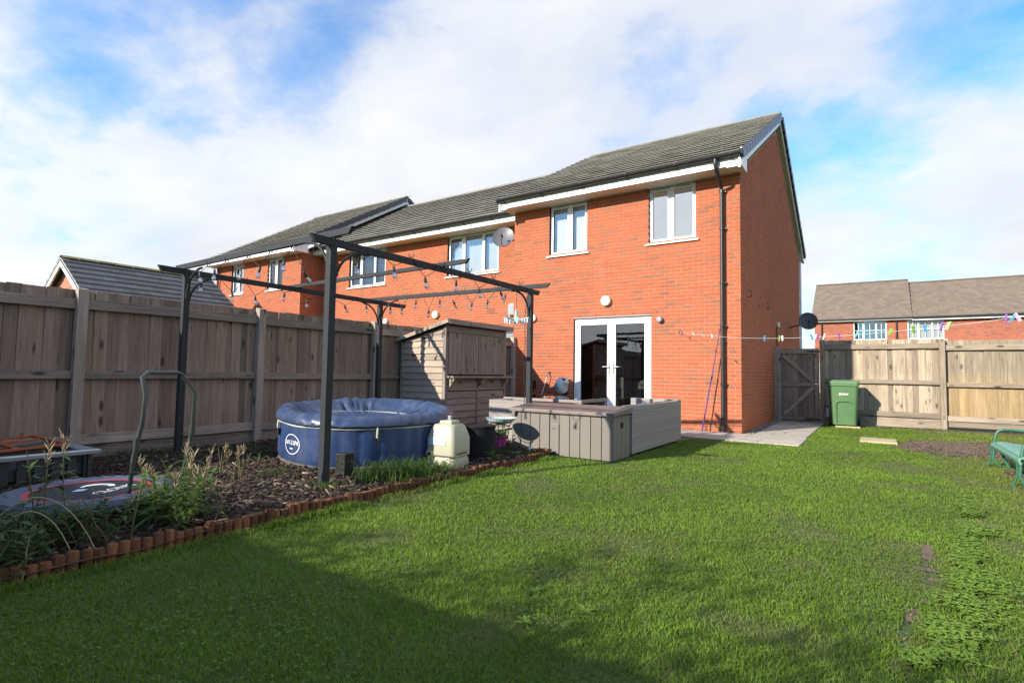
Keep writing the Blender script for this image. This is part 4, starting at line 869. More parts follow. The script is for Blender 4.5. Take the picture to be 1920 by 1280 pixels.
for k in range(4): place(MB().box(-.02, -.1795 + .0015 * k, .279 + k * .017, .07, -.175 + .0015 * k, .288 + k * .017), (px, py - .004, .02), .12).build('sticker_line', 'print_white', PU)
place(MB().box(.178, -.12, .17, .188, .08, .19), (px, py, .02), .12).build('vent_slot', 'pump_dark', PU); place(MB().box(-.02, .0, .52, .02, .03, .57), (px, py, .02), .12).build('valve', 'grey_plastic', PU, .006)

# black rattan side table
RT = thing('rattan_table', 'round black woven rattan table beside the cream pump', 'table', (-1.86, -5.62, 0)); rx, ry = -1.86, -5.62
def weave(t): return 1 + .012 * math.sin(t * 44)
MB().lathe([(.20, 0)] + [(.205 + (.004 if i % 2 else 0), .02 + i * .0175) for i in range(22)] + [(.205, .405)], (rx, ry, .02), 132, 'Z', weave).build('body', 'rattan_black', RT, 0, True)
MB().lathe([(.212, .395), (.218, .41), (.215, .425), (.18, .43), (.12, .428), (.01, .427)], (rx, ry, .02), 48).build('top', 'rattan_black', RT, 0, True)

# bird bath bowl on a wire stand, pots behind
BB = thing('bowl_stand', 'black wire plant stand holding a fluted mosaic bowl', 'plant stand', (-1.98, -4.98, 0)); qx, qy = -1.98, -4.98
bw = MB(); nb = 24; prof = [(.06, .40), (.12, .415), (.17, .445), (.20, .485)]
for i in range(3):
    for k in range(nb): pass
for k in range(nb):
    t0, t1 = 2 * math.pi * k / nb, 2 * math.pi * (k + 1) / nb; m_ = ('mosaic_a', 'mosaic_a', 'mosaic_c', 'mosaic_b')[k % 4 if k % 5 else 0]; f = MB()
    for i in range(3):
        (r0, z0), (r1, z1) = prof[i], prof[i + 1]; w0, w1 = .008 * (i == 2) * math.sin(t0 * 8), .014 * (i == 2) * math.sin(t0 * 12)
        f.add([(qx + r0 * math.cos(t0), qy + r0 * math.sin(t0), z0), (qx + r0 * math.cos(t1), qy + r0 * math.sin(t1), z0), (qx + r1 * math.cos(t1), qy + r1 * math.sin(t1), z1), (qx + r1 * math.cos(t0), qy + r1 * math.sin(t0), z1 + w1)], [(0, 1, 2, 3)])
    f.build('bowl_petal', m_, BB)
MB().lathe([(.005, .395), (.065, .398), (.065, .403), (.004, .405)], (qx, qy, 0), 16).build('bowl_base', 'mosaic_b', BB, 0, True)
for a in (20, 110, 200, 290):
    c, s_ = math.cos(R(a)), math.sin(R(a)); tube([(qx + c * .15, qy + s_ * .15, .44), (qx + c * .11, qy + s_ * .11, .36), (qx + c * .10, qy + s_ * .10, .22), (qx + c * .14, qy + s_ * .14, .04)], .006, 6).build('leg', 'metal_black', BB, 0, True)
for (z, r) in ((.38, .112), (.22, .10)): tube([(qx + r * math.cos(t), qy + r * math.sin(t), z) for t in np.linspace(0, 2 * math.pi, 25)], .005, 5).build('ring', 'metal_black', BB)
PK = thing('plant_pot', 'bright pink plastic pot of leafy plants under the bowl stand', 'plant pot', (-2.18, -4.72, .02))
MB().lathe([(.085, 0), (.105, .17), (.115, .175), (.115, .20), (.1, .2), (.09, .17)], (-2.18, -4.72, .02), 24).build('pot', 'pink', PK, 0, True)
BLK = thing('garden_bollard', 'short square black speckled block light beside the near pergola post', 'bollard', (-2.12, -7.36, 0))
mat('bollard_black', (.016, .016, .016), .7, .5, 60, .6, 70, spec=.2, dirt=(.10, .10, .08), dscale=40, dfac=.4)
place(MB().box(-.06, -.06, 0, .06, .06, .25), (-2.12, -7.36, .02), .1).build('body', 'bollard_black', BLK, .004); place(MB().box(-.063, -.063, .25, .063, .063, .262), (-2.12, -7.36, .02), .1).build('cap', 'metal_black', BLK, .003)
FP = thing('foot_pump', 'black foot pump leaning against the pergola post by the storage box', 'pump', (-2.0, -4.45, 0))
MB().hexa([(-2.14, -4.40, .03), (-2.03, -4.38, .03), (-2.03, -4.30, .06), (-2.14, -4.30, .06), (-2.13, -4.27, .42), (-2.05, -4.27, .42), (-2.05, -4.22, .42), (-2.13, -4.22, .42)]).build('back_plate', 'metal_black', FP, .02); tube([(-2.12, -4.42, .30), (-2.3, -4.62, .26), (-2.36, -4.72, .27)], .014, 7).build('lever', 'metal_black', FP, 0, True); tube([(-2.08, -4.42, .03), (-2.10, -4.36, .25)], .02, 8).build('cylinder', 'grey_plastic', FP, 0, True); tube([(-2.22, -4.5, .02), (-2.22, -4.53, .25)], .012, 7).build('foot', 'metal_black', FP)
o = MB().add([(-1.62, -4.86, .12), (-1.60, -4.87, .155), (-1.58, -4.86, .12), (-1.60, -4.87, .075), (-1.60, -4.84, .118)], [(0, 1, 4), (1, 2, 4), (2, 3, 4), (3, 0, 4), (0, 3, 2, 1)]).build('diamond_marker', 'print_white'); tag(o, 'tiny white diamond stake marker by the log edging end', 'marker')
o = MB().lathe([(.03, 0), (.035, .008), (.02, .02), (.004, .022)], (-2.31, -8.10, .06), 10).build('plastic_scrap', 'peg_blue'); tag(o, 'bright blue plastic scrap lying on the bark mulch', 'scrap')

# ------------------------------------------------------------------ storage box
SB = thing('storage_box', 'taupe plastic deck storage box with a brown lid', 'storage box', (-1.31, -4.33, 0)); a0, a1, b0, b1 = -2.05, -.57, -4.61, -4.06
box(a0 + .02, b0 + .02, .01, a1 - .02, b1 - .02, .545).build('core', 'black_gap', SB)
ws = (a1 - a0) / 10
for i in range(10):
    z0 = .015
    if i == 4: box(a0 + i * ws + .004, b0 + .008, z0, a0 + (i + 1) * ws - .004, b0 + .03, .55).build('front_panel', 'box_taupe', SB, .004); box(a0 + i * ws + .012, b0 - .004, z0 + .01, a0 + (i + 1) * ws - .006, b0 + .008, .42).build('latch_panel', 'box_taupe', SB, .005); box(a0 + i * ws + .05, b0 - .008, .35, a0 + i * ws + .085, b0 - .0035, .362).build('maker_plate', 'steel', SB); continue
    box(a0 + i * ws + .004, b0, z0, a0 + (i + 1) * ws - .004, b0 + .03, .55).build('front_panel', 'box_taupe', SB, .005)
for i in range(4):
    w2 = (b1 - b0) / 4; box(a1 - .03, b0 + i * w2 + .004 + (.03 if i == 0 else 0), .015, a1, b0 + (i + 1) * w2 - .004, .55).build('side_panel', 'box_taupe', SB, .005); box(a0, b0 + i * w2 + .004 + (.03 if i == 0 else 0), .015, a0 + .03, b0 + (i + 1) * w2 - .004, .55).build('side_panel', 'box_taupe', SB, .005)
box(a1 - .002, b0 + .24, .40, a1 + .004, b0 + .33, .47).build('grip_slot', 'black_gap', SB)
MB().hexa([(a0 - .035, b0 - .04, .552), (a1 + .035, b0 - .04, .552), (a1 + .035, b1 + .02, .575), (a0 - .035, b1 + .02, .575), (a0 - .03, b0 - .035, .60), (a1 + .03, b0 - .035, .60), (a1 + .03, b1 + .02, .655), (a0 - .03, b1 + .02, .655)]).build('lid', 'box_lid', SB, .012)
for x in (a0 + .03, a1 - .05): MB().hexa([(x, b0 - .045, .50), (x + .04, b0 - .045, .50), (x + .04, b0 - .005, .50), (x, b0 - .005, .50), (x - .01, b0 - .05, .56), (x + .05, b0 - .05, .56), (x + .05, b0 - .01, .56), (x - .01, b0 - .01, .56)]).build('corner_lug', 'box_taupe', SB, .004)

# ------------------------------------------------------------------ rattan furniture
def weave_panel(par, p0, du, dv, nu, nv, nrm, m='rattan_grey', name='weave'):
    """woven strips: horizontal strands bulging over and under, as real geometry"""
    p0, du, dv, nrm = Vector(p0), Vector(du), Vector(dv), Vector(nrm).normalized(); b = MB(); hv = dv / nv; hu = du / nu
    for j in range(nv):
        A = []
        for i in range(nu + 1):
            off = .0045 * (1 if (i + j) % 2 else .1); c = p0 + hu * i + hv * j; A += [c + hv * .03 + nrm * off * .3, c + hv * .5 + nrm * (off + .0012), c + hv * .98 + nrm * off * .3]
        n0 = len(b.v); b.v += [tuple(q) for q in A]
        for i in range(nu):
            for k in range(2): b.f.append((n0 + i * 3 + k, n0 + (i + 1) * 3 + k, n0 + (i + 1) * 3 + k + 1, n0 + i * 3 + k + 1))
    o = b.build(name, m, par, 0, True); return o
SR_ = thing('rattan_sofa', 'long grey rattan corner sofa behind the storage box, its back to the lawn', 'sofa', (-.9, -3, 0)); T = .66
fr = MB(); fr.box(-.70, -4.03, .05, -.56, -1.92, T - .008); fr.box(-1.36, -2.04, .05, -.56, -1.90, T + .012); fr.build('back_core', 'black_gap', SR_)
weave_panel(SR_, (-.556, -4.03, .04), (0, 2.12, 0), (0, 0, T - .04), 46, 26, (1, 0, 0), name='back_weave'); weave_panel(SR_, (-.56, -1.905 - .14, .30), (-.80, 0, 0), (0, 0, T - .28), 20, 17, (0, -1, 0), name='end_weave'); weave_panel(SR_, (-.704, -4.03, .04), (0, 2.0, 0), (0, 0, T - .04), 44, 26, (-1, 0, 0), name='back_weave')
weave_panel(SR_, (-.70, -4.03, T), (.145, 0, 0), (0, 2.12, 0), 4, 60, (0, 0, 1), name='top_weave'); weave_panel(SR_, (-1.36, -2.045, T + .015), (.80, 0, 0), (0, .15, 0), 20, 5, (0, 0, 1), name='top_weave')
weave_panel(SR_, (-.70, -4.034, .04), (.144, 0, 0), (0, 0, T - .04), 4, 26, (0, -1, 0), name='end_weave')
box(-1.30, -3.98, .12, -.705, -2.05, .33).build('seat', 'rattan_grey', SR_, .02); box(-1.28, -3.96, .33, -.72, -2.06, .40).build('cushion', 'cushion_grey', SR_, .03)
for (x, y_) in ((-.6, -3.98), (-.6, -1.95), (-1.25, -3.9), (-1.25, -2.1)): box(x - .02, y_ - .02, .018, x + .02, y_ + .02, .12).build('leg', 'metal_black', SR_)
SL = thing('rattan_sofa', 'short grey rattan seat end showing between the shed and the storage box', 'sofa', (-2.5, -3.4, 0))
fr = MB(); fr.box(-2.80, -4.12, .05, -2.08, -4.0, T - .008); fr.box(-2.80, -4.0, .05, -2.68, -2.6, T - .008); fr.build('back_core', 'black_gap', SL)
weave_panel(SL, (-2.80, -4.125, .03), (.72, 0, 0), (0, 0, T - .03), 20, 26, (0, -1, 0), name='end_weave'); weave_panel(SL, (-2.80, -4.12, T), (.72, 0, 0), (0, .125, 0), 20, 4, (0, 0, 1), name='top_weave'); weave_panel(SL, (-2.80, -4.0, T), (.12, 0, 0), (0, 1.4, 0), 4, 40, (0, 0, 1), name='top_weave'); weave_panel(SL, (-2.08, -4.12, .03), (0, .12, 0), (0, 0, T - .03), 4, 26, (1, 0, 0), name='end_weave')
box(-2.67, -3.99, .12, -2.1, -2.6, .38).build('seat', 'cushion_grey', SL, .02)
TB = thing('dining_table', 'rattan table with a glass top between the sofas', 'table', (-2.1, -3.2, 0)); tz = .69
tb = MB(); tb.box(-2.86, -3.66, tz - .045, -1.47, -3.60, tz - .004); tb.box(-2.86, -2.82, tz - .045, -1.47, -2.76, tz - .004); tb.box(-2.86, -3.60, tz - .045, -2.80, -2.82, tz - .004); tb.box(-1.53, -3.60, tz - .045, -1.47, -2.82, tz - .004); tb.build('top_frame', 'rattan_grey', TB, .008)
weave_panel(TB, (-2.86, -3.664, tz - .045), (1.39, 0, 0), (0, 0, .042), 40, 3, (0, -1, 0), name='edge_weave'); weave_panel(TB, (-1.466, -3.66, tz - .045), (0, .9, 0), (0, 0, .042), 26, 3, (1, 0, 0), name='edge_weave')
box(-2.85, -3.65, tz, -1.48, -2.77, tz + .006).build('glass_top', 'glass_table', TB)
for (x, y_) in ((-2.82, -3.62), (-1.51, -3.62), (-2.82, -2.8), (-1.51, -2.8)): box(x - .03, y_ - .03, .02, x + .03, y_ + .03, tz - .05).build('leg', 'rattan_grey', TB, .004)
BQ = thing('barbecue', 'black barbecue with a bright steel handle, built behind the right door pane for a reflection', 'barbecue', (-1.95, .65, .06)); bx_, by_ = -2.02, .65  # solid model standing in for a barbecue reflection in the door glass
MB().hexa([(bx_ - .16, by_ - .2, .62), (bx_ + .5, by_ - .2, .62), (bx_ + .5, by_ + .2, .62), (bx_ - .16, by_ + .2, .62), (bx_ - .2, by_ - .22, .78), (bx_ + .5, by_ - .22, .78), (bx_ + .5, by_ + .22, .78), (bx_ - .2, by_ + .22, .78)]).build('firebox', 'tinted', BQ, .02)
MB().hexa([(bx_ - .2, by_ - .2, .78), (bx_ + .5, by_ - .2, .78), (bx_ + .5, by_ + .22, .78), (bx_ - .2, by_ + .22, .78), (bx_ - .17, by_ - .08, .95), (bx_ + .5, by_ - .08, .95), (bx_ + .5, by_ + .12, .95), (bx_ - .17, by_ + .12, .95)]).build('hood', 'chrome_white', BQ, .04)
tube([(bx_ - .15, by_ - .21, .9), (bx_ - .15, by_ - .27, .88), (bx_ + .45, by_ - .27, .88), (bx_ + .45, by_ - .21, .9)], .016, 8).build('handle', 'steel', BQ, 0, True)
for x in (bx_ - .1, bx_ + .42): tube([(x, by_, .08), (x, by_, .63)], .02, 8).build('leg', 'steel', BQ)
box(bx_ + .1, by_ - .225, .68, bx_ + .2, by_ - .2215, .72).build('badge', 'red_part', BQ)
CH = thing('dining_chair', 'pale legged chair inside behind the left door pane', 'chair', (-3.0, 1.1, .06))
for (x, y_) in ((-3.15, .9), (-2.85, .9), (-3.15, 1.2), (-2.85, 1.2)): box(x - .022, y_ - .022, .06, x + .022, y_ + .022, .5 if y_ < 1 else 1.0).build('leg', 'chrome_white', CH)
box(-3.18, .87, .48, -2.82, 1.23, .52).build('seat', 'chrome_white', CH, .01); box(-3.15, 1.18, .75, -2.85, 1.22, 1.0).build('backrest', 'chrome_white', CH, .01)

# ------------------------------------------------------------------ shed
SH = thing('garden_bar_shed', 'weathered timber bar shed with closed serving shutters and a sloping roof', 'shed', (-4.55, -2.87, 0))
sx0, sx1, sy0, sy1 = -5.08, -4.02, -3.76, -1.98; zl, zh = 1.64, 1.90
MB().prism([(sx0 + .04, .03), (sx1 - .04, .03), (sx1 - .04, zh - .04), (sx0 + .04, zl - .04)], 'Y', sy0 + .03, sy1 - .03).build('carcass', 'room_dark', SH)
z = .04; i = 0
while z < zh - .02:       # side boards, lapped
    zt = min(z + .118, zh); xr = sx1 - .06; xl = sx0 + .03
    def xat(zz): return xl if zz <= zl - .04 else xl + (zz - zl + .04) / (zh - zl) * (sx1 - sx0)
    a = xat(z); b = xat(zt)
    if a < xr - .05: MB().hexa([(a, sy0 - .014, z), (xr, sy0 - .014, z), (xr, sy0 + .02, z), (a, sy0 + .02, z), (min(b, xr), sy0 + .008, zt - .003), (xr, sy0 + .008, zt - .003), (xr, sy0 + .02, zt - .003), (min(b, xr), sy0 + .02, zt - .003)]).build('side_board', 'shed_wood_x', SH)
    z += .112; i += 1
z = .04
while z < .72:            # front lower boards
    for (p, q) in ((sy0 + .06, (sy0 + sy1) / 2 - .025), ((sy0 + sy1) / 2 + .025, sy1 - .05)):
        MB().hexa([(sx1 + .014, p, z), (sx1 + .014, q, z), (sx1 - .03, q, z), (sx1 - .03, p, z), (sx1 - .006, p, z + .112), (sx1 - .006, q, z + .112), (sx1 - .03, q, z + .112), (sx1 - .03, p, z + .112)]).build('front_board', 'shed_wood_y', SH)
    z += .115
ym = (sy0 + sy1) / 2
for (p, m_) in (((sx1 - .055, sy0 - .018, .03, sx1 + .016, sy0 + .055, zh - .02), 'shed_wood_z'), ((sx1 - .05, sy1 - .05, .03, sx1 + .02, sy1 + .01, zh - .02), 'shed_wood_z'), ((sx0, sy0 - .02, .03, sx0 + .035, sy0 + .03, zl - .04), 'shed_wood_z'), ((sx1 - .03, ym - .024, .03, sx1 + .018, ym + .024, .74), 'shed_wood_z')): box(*p).build('corner_post', m_, SH, .003)
box(sx1 - .03, sy0 + .056, .745, sx1 + .012, sy1 - .051, .955).build('counter_rail', 'shed_wood_y', SH, .003)
box(sx1 - .03, sy0 + .056, zh - .14, sx1 + .016, sy1 - .051, zh - .03).build('head_rail', 'shed_wood_y', SH, .003)
for (p, q) in ((sy0 + .062, ym - .006), (ym + .006, sy1 - .056)):   # shutters
    n = 7; w = (q - p) / n; sh = box(sx1 - .03, p, 1.025, sx1 + .004, q, zh - .145).build('shutter', 'shed_wood_z', SH)
    for k in range(n): box(sx1 + .0045, p + k * w + .002, 1.03, sx1 + .02, p + (k + 1) * w - .002, zh - .15).build('shutter_board', 'shed_wood_z', sh, .002)
box(sx1 - .02, sy0 + .02, .965, sx1 + .20, sy1 + .02, 1.0).build('shelf', 'shed_wood_y', SH, .004)
for y_ in (sy0 + .06, ym, sy1 - .12): MB().prism([(sx1 + .017, .962), (sx1 + .17, .962), (sx1 + .017, .76)], 'Y', y_, y_ + .05).build('bracket', 'shed_wood_x', SH)
MB().hexa([(sx0 - .10, sy0 - .08, zl - .035), (sx1 + .13, sy0 - .08, zh + .028), (sx1 + .13, sy1 + .08, zh + .028), (sx0 - .10, sy1 + .08, zl - .035), (sx0 - .10, sy0 - .08, zl + .0), (sx1 + .13, sy0 - .08, zh + .063), (sx1 + .13, sy1 + .08, zh + .063), (sx0 - .10, sy1 + .08, zl + .0)]).build('roof', 'grey_felt' if 'grey_felt' in MATS else 'shed_wood_y', SH, .003)
MB().hexa([(sx0 - .10, sy0 - .105, zl - .055), (sx1 + .135, sy0 - .105, zh + .008), (sx1 + .135, sy0 - .081, zh + .008), (sx0 - .10, sy0 - .081, zl - .055), (sx0 - .10, sy0 - .105, zl + .008), (sx1 + .135, sy0 - .105, zh + .075), (sx1 + .135, sy0 - .081, zh + .075), (sx0 - .10, sy0 - .081, zl + .008)]).build('verge_board', 'shed_wood_x', SH, .003)
box(sx1 + .131, sy0 - .08, zh - .012, sx1 + .152, sy1 + .08, zh + .072).build('front_trim', 'shed_wood_y', SH, .003)

# ------------------------------------------------------------------ bin, bottle
BN = thing('wheelie_bin', 'green wheelie bin standing against the right fence', 'bin', (1.47, 3.25, 0))
def taper(x, y_, z0, z1, w0, d0, w1, d1, r=.05): return place(rounded_box(w0, d0, z0, w1, d1, z1, r), (x, y_, 0))
def rounded_box(w0, d0, z0, w1, d1, z1, r, n=4):
    b = MB(); P = []
    for (z, ww, dd) in ((z0, w0, d0), (z1, w1, d1)):
        ring = []
        for (sx, sy, a0) in ((1, 1, 0), (-1, 1, 90), (-1, -1, 180), (1, -1, 270)):
            for i in range(n + 1): t = R(a0 + 90 * i / n); ring.append((sx * (ww / 2 - r) + math.cos(t) * r, sy * (dd / 2 - r) + math.sin(t) * r, z))
        P += ring
    m_ = len(P) // 2; b.v = P; b.f = [(k, (k + 1) % m_, m_ + (k + 1) % m_, m_ + k) for k in range(m_)] + [tuple(range(m_))[::-1], tuple(range(m_, 2 * m_))]; return b
bnx, bny = 1.475, 3.30
taper(bnx, bny, .06, .92, .46, .50, .55, .62).build('body', 'bin_green', BN, 0, True); taper(bnx, bny, .90, .955, .58, .66, .58, .66, .04).build('rim', 'bin_green', BN, .008)
taper(bnx, bny, .956, 1.015, .60, .69, .56, .64, .04).build('lid', 'bin_green', BN, .012); box(bnx - .20, bny - .30, 1.016, bnx + .20, bny + .2, 1.03).build('lid_panel', 'bin_green', BN, .008)
pn = MB()
for i in range(9):
    pass
pts = [(bnx - .13, bny - .268, .10)] + [(bnx - .13, bny - .302, .50)] + [(bnx - .13 + .07 * (1 - math.cos(R(a))), bny - .306, .50 + .07 * math.sin(R(a))) for a in (30, 60, 90)] + [(bnx + .10, bny - .306, .57)] + [(bnx + .10 + .07 * math.sin(R(a)), bny - .304, .50 + .07 * math.cos(R(a))) for a in (30, 60)]
tube(pts, .010, 6).build('panel_ridge', 'bin_green', BN, 0, True)
box(bnx - .07, bny - .3075, .70, bnx - .035, bny - .29, .745).build('emblem', 'print_white', BN)
for (z, w) in ((.727, .13), (.707, .11)):
    k = 0; x = bnx - .025
    while x < bnx - .025 + w: box(x, bny - .308, z, x + .011, bny - .29, z + .013).build('print_line', 'print_white', BN); x += .0145
for s_ in (-1, 1): MB().lathe([(.1, -.025), (.1, .025)], (bnx + s_ * .27, bny + .22, .11), 20, 'X').build('wheel', 'bin_black', BN)
tube([(bnx - .2, bny + .36, .93), (bnx + .2, bny + .36, .93)], .014, 8).build('handle', 'bin_green', BN)
BT = thing('bottle', 'small pale blue bottle with a dark cap between gate post and bin', 'bottle', (1.13, 3.72, .05))
MB().lathe([(.03, 0), (.032, .02), (.032, .17), (.014, .21), (.014, .225)], (1.13, 3.72, .17), 14).build('body', 'peg_pale', BT, 0, True); MB().lathe([(.02, .22), (.02, .26)], (1.13, 3.72, .17), 12).build('cap', 'metal_black', BT)

# ------------------------------------------------------------------ green bench
BE = thing('garden_bench', 'green metal glider bench cut off at the right edge', 'bench', (3.3, -2.7, 0))
by0, by1 = -3.40, -1.86
ns = 8
def seat_pt(s): # profile front to back
    P = [(3.05, .235), (3.03, .275), (3.05, .305), (3.14, .315), (3.24, .300), (3.36, .285), (3.48, .280), (3.58, .30)]; return (P[s][0] + .09, P[s][1])
for s in range(7):
    p, q = seat_pt(s), seat_pt(s + 1); d = Vector((q[0] - p[0], 0, q[1] - p[1])); nn = Vector((-d.z, 0, d.x)).normalized() * .009; e = d * .05
    A = [Vector((p[0], 0, p[1])) + e, Vector((q[0], 0, q[1])) - e]
    MB().hexa([tuple(A[k] + s2 * nn + Vector((0, yy, 0))) for yy in (by0 - .04, by1 + .05) for (k, s2) in ((0, -1), (1, -1), (1, 1), (0, 1))]).build('seat_slat', 'bench_seat', BE, .003)
for s in range(6):
    zb = .36 + s * .075; MB().hexa([(3.60 + .025 * s, by0 - .05, zb), (3.62 + .025 * s, by0 - .05, zb), (3.62 + .025 * s, by1 + .05, zb), (3.60 + .025 * s, by1 + .05, zb), (3.62 + .025 * s, by0 - .05, zb + .065), (3.64 + .025 * s, by0 - .05, zb + .065), (3.64 + .025 * s, by1 + .05, zb + .065), (3.62 + .025 * s, by1 + .05, zb + .065)]).build('back_slat', 'bench_seat', BE, .003)
for yy in (by0, by1):
    tube([(3.20, yy, .02), (3.155, yy, .06), (3.13, yy, .12), (3.145, yy, .30), (3.165, yy, .42), (3.19, yy, .455), (3.24, yy, .475), (3.32, yy, .475), (3.60, yy, .455), (3.70, yy, .46)], .015, 10).build('arm', 'bench_green', BE, 0, True)
    tube([(3.09, yy + .1, .0), (3.13, yy + .08, .14), (3.12, yy + .06, .26)], .012, 8).build('front_strut', 'bench_green', BE, 0, True)
    tube([(3.28, yy + .03, .0), (3.24, yy + .03, .13), (3.18, yy + .03, .27)], .017, 8).build('leg', 'bench_green', BE, 0, True); tube([(3.62, yy + .03, .0), (3.56, yy + .03, .27)], .017, 8).build('leg', 'bench_green', BE, 0, True)
    tube([(3.20, yy + .03, .105), (3.62, yy + .03, .105)], .012, 8).build('side_rail', 'bench_green', BE)
tube([(3.24, by0, .13), (3.24, by1, .13)], .013, 8).build('stretcher', 'bench_green', BE); tube([(3.4, by0, .25), (3.4, by1, .25)], .013, 8).build('seat_bar', 'bench_green', BE)

for o in [BE] : o.location.x += .15
# ------------------------------------------------------------------ satellite dishes
def dish(name, label, c, face, base, r, m, arm='metal_black'):
    h = thing(name, label, 'satellite dish', base); c = Vector(c); f = Vector(face).normalized(); u = f.cross(Vector((0, 0, 1))).normalized(); v = u.cross(f); b = MB(); n, k = 28, 6
    for i in range(k + 1):
        q = i / k
        for j in range(n): t = 2 * math.pi * j / n; b.v.append(tuple(c + (u * math.cos(t) * r + v * math.sin(t) * r * 1.06) * q + f * (q * q * r * .25)))
    for i in range(k):
        for j in range(n): b.f.append((i * n + j, i * n + (j + 1) % n, (i + 1) * n + (j + 1) % n, (i + 1) * n + j))
    n0 = len(b.v); b.v += [tuple(Vector(p) - f * .012) for p in b.v[:]]; b.f += [tuple(reversed([x + n0 for x in q_])) for q_ in b.f[:]]
    b.build('reflector', m, h, 0, True); lo = c - v * r * .9 + f * r * .25; lnb = c + f * r * .95 - v * r * .25
    tube([lo, lo + f * r * .4, lnb], .012, 8).build('feed_arm', arm, h, 0, True); MB().tube([lnb, lnb - f * .10], .028, 10).build('receiver', arm, h, 0, True)
    B = Vector(base); tube([c - f * .02, c - f * .10, B + (c - B) * .15, B], .02, 8).build('mast', arm, h, 0, True); return h
dish('satellite_dish', 'grey satellite dish on the set-back house beside its right upstairs window', (-5.78, .40, 4.50), (.42, -1, .42), (-5.72, .95, 4.55), .28, 'dish_grey')
dish('satellite_dish', 'dark satellite dish on an arm from the brick side wall above the gate', (.47, 6.7, 2.66), (.28, -1, .35), (0, 6.68, 2.5), .25, 'dish_dark')
dish('satellite_dish', 'pale satellite dish just above the fence at the far end house corner', (-18.9, -.35, 3.62), (.5, -1, .4), (-18.9, .1, 3.5), .34, 'dish_grey')

# ------------------------------------------------------------------ washing line with pegs, prop
WL = thing('washing_line', 'thin white washing line from the wall hook across the lawn', 'washing line', (-1.14, -.02, 1.94))
la, lb = Vector((-1.14, -.09, 1.94)), Vector((4.1, -6.5, 1.66))
def lp(t): p = la.lerp(lb, t); p.z -= 4 * .235 * t * (1 - t); return p
tube([lp(t) for t in np.linspace(0, 1, 40)], .0018, 5).build('line', 'line_white', WL); tube([(-1.14, .0, 1.98), (-1.14, -.05, 1.96), (-1.14, -.09, 1.93), (-1.14, -.06, 1.90)], .008, 6).build('wall_hook', 'metal_black', WL, 0, True); tube([(4.1, -6.5, 0), (4.1, -6.5, 1.75)], .025, 10).build('post', 'tube_dark', WL)
def project(p): d_ = p - CAMLOC; return 960 + 1015.19 * d_.dot(rgt) / d_.dot(fwd)
pegs = [(1279, 'blue'), (1300, 'pale'), (1317, 'teal'), (1335, 'white'), (1434, 'blue'), (1461, 'green'), (1467, 'white'), (1522, 'blue'), (1529, 'white'), (1534, 'purple'), (1545, 'white'), (1573, 'purple'), (1606, 'teal'), (1670, 'green'), (1713, 'green'), (1734, 'blue'), (1766, 'purple'), (1777, 'lilac'), (1781, 'green'), (1886, 'purple'), (1900, 'blue'), (1908, 'lilac')]
ordn = ['first', 'second', 'third', 'fourth', 'fifth', 'sixth', 'seventh', 'eighth', 'ninth', 'tenth', 'eleventh', 'twelfth', 'thirteenth', 'fourteenth', 'fifteenth', 'sixteenth', 'seventeenth', 'eighteenth', 'nineteenth', 'twentieth', 'twenty-first', 'last']
PM = {}
tt = np.linspace(0, 1, 2000); tx = np.array([project(lp(t)) for t in tt])
for i, (x, c) in enumerate(pegs):
    t = float(tt[int(np.argmin(np.abs(tx - x)))]); p = lp(t)
    if c not in PM:
        A = MB().hexa([(-.006, -.010, -.045), (.006, -.010, -.045), (.006, -.005, -.045), (-.006, -.005, -.045), (-.007, -.013, .035), (.007, -.013, .035), (.007, -.004, .03), (-.007, -.004, .03)]).hexa([(-.006, .005, -.045), (.006, .005, -.045), (.006, .010, -.045), (-.006, .010, -.045), (-.007, .004, .03), (.007, .004, .03), (.007, .013, .035), (-.007, .013, .035)]).tube([(-.007, 0, -.008), (.007, 0, -.008)], .008, 8).mesh('clothes_peg', .0015); A.materials.append(MATS['peg_' + c]); PM[c] = A
    o = bpy.data.objects.new('clothes_peg', PM[c]); COL.objects.link(o); o.location = p + Vector((0, 0, .004)); o.rotation_euler = (random.uniform(-.5, .5), random.uniform(-.6, .6), random.uniform(-.6, .9)); s_ = .95; o.scale = (s_, s_, s_)
    cn = {'pale': 'pale grey', 'white': 'white', 'lilac': 'pale lilac'}.get(c, c)
    tag(o, f'{cn} clothes peg, {ordn[i]} along the line from the wall hook', 'clothes peg', 'pegs on the washing line')
PP = thing('line_prop', 'purple washing line prop leaning against the black downpipe', 'prop', (-.66, -.18, 0))
tube([(-.675, -.20, .01), (-.50, -.16, 1.05)], .012, 8).build('lower_tube', 'purple', PP, 0, True); tube([(-.50, -.16, 1.03), (-.358, -.125, 1.93)], .009, 8).build('upper_tube', 'purple', PP, 0, True); tube([(-.505, -.161, 1.0), (-.493, -.158, 1.07)], .016, 8).build('lock_collar', 'metal_black', PP); tube([(-.36, -.126, 1.92), (-.335, -.126, 1.97)], .006, 6).build('fork', 'metal_black', PP); tube([(-.36, -.126, 1.92), (-.378, -.118, 1.97)], .006, 6).build('fork', 'metal_black', PP)

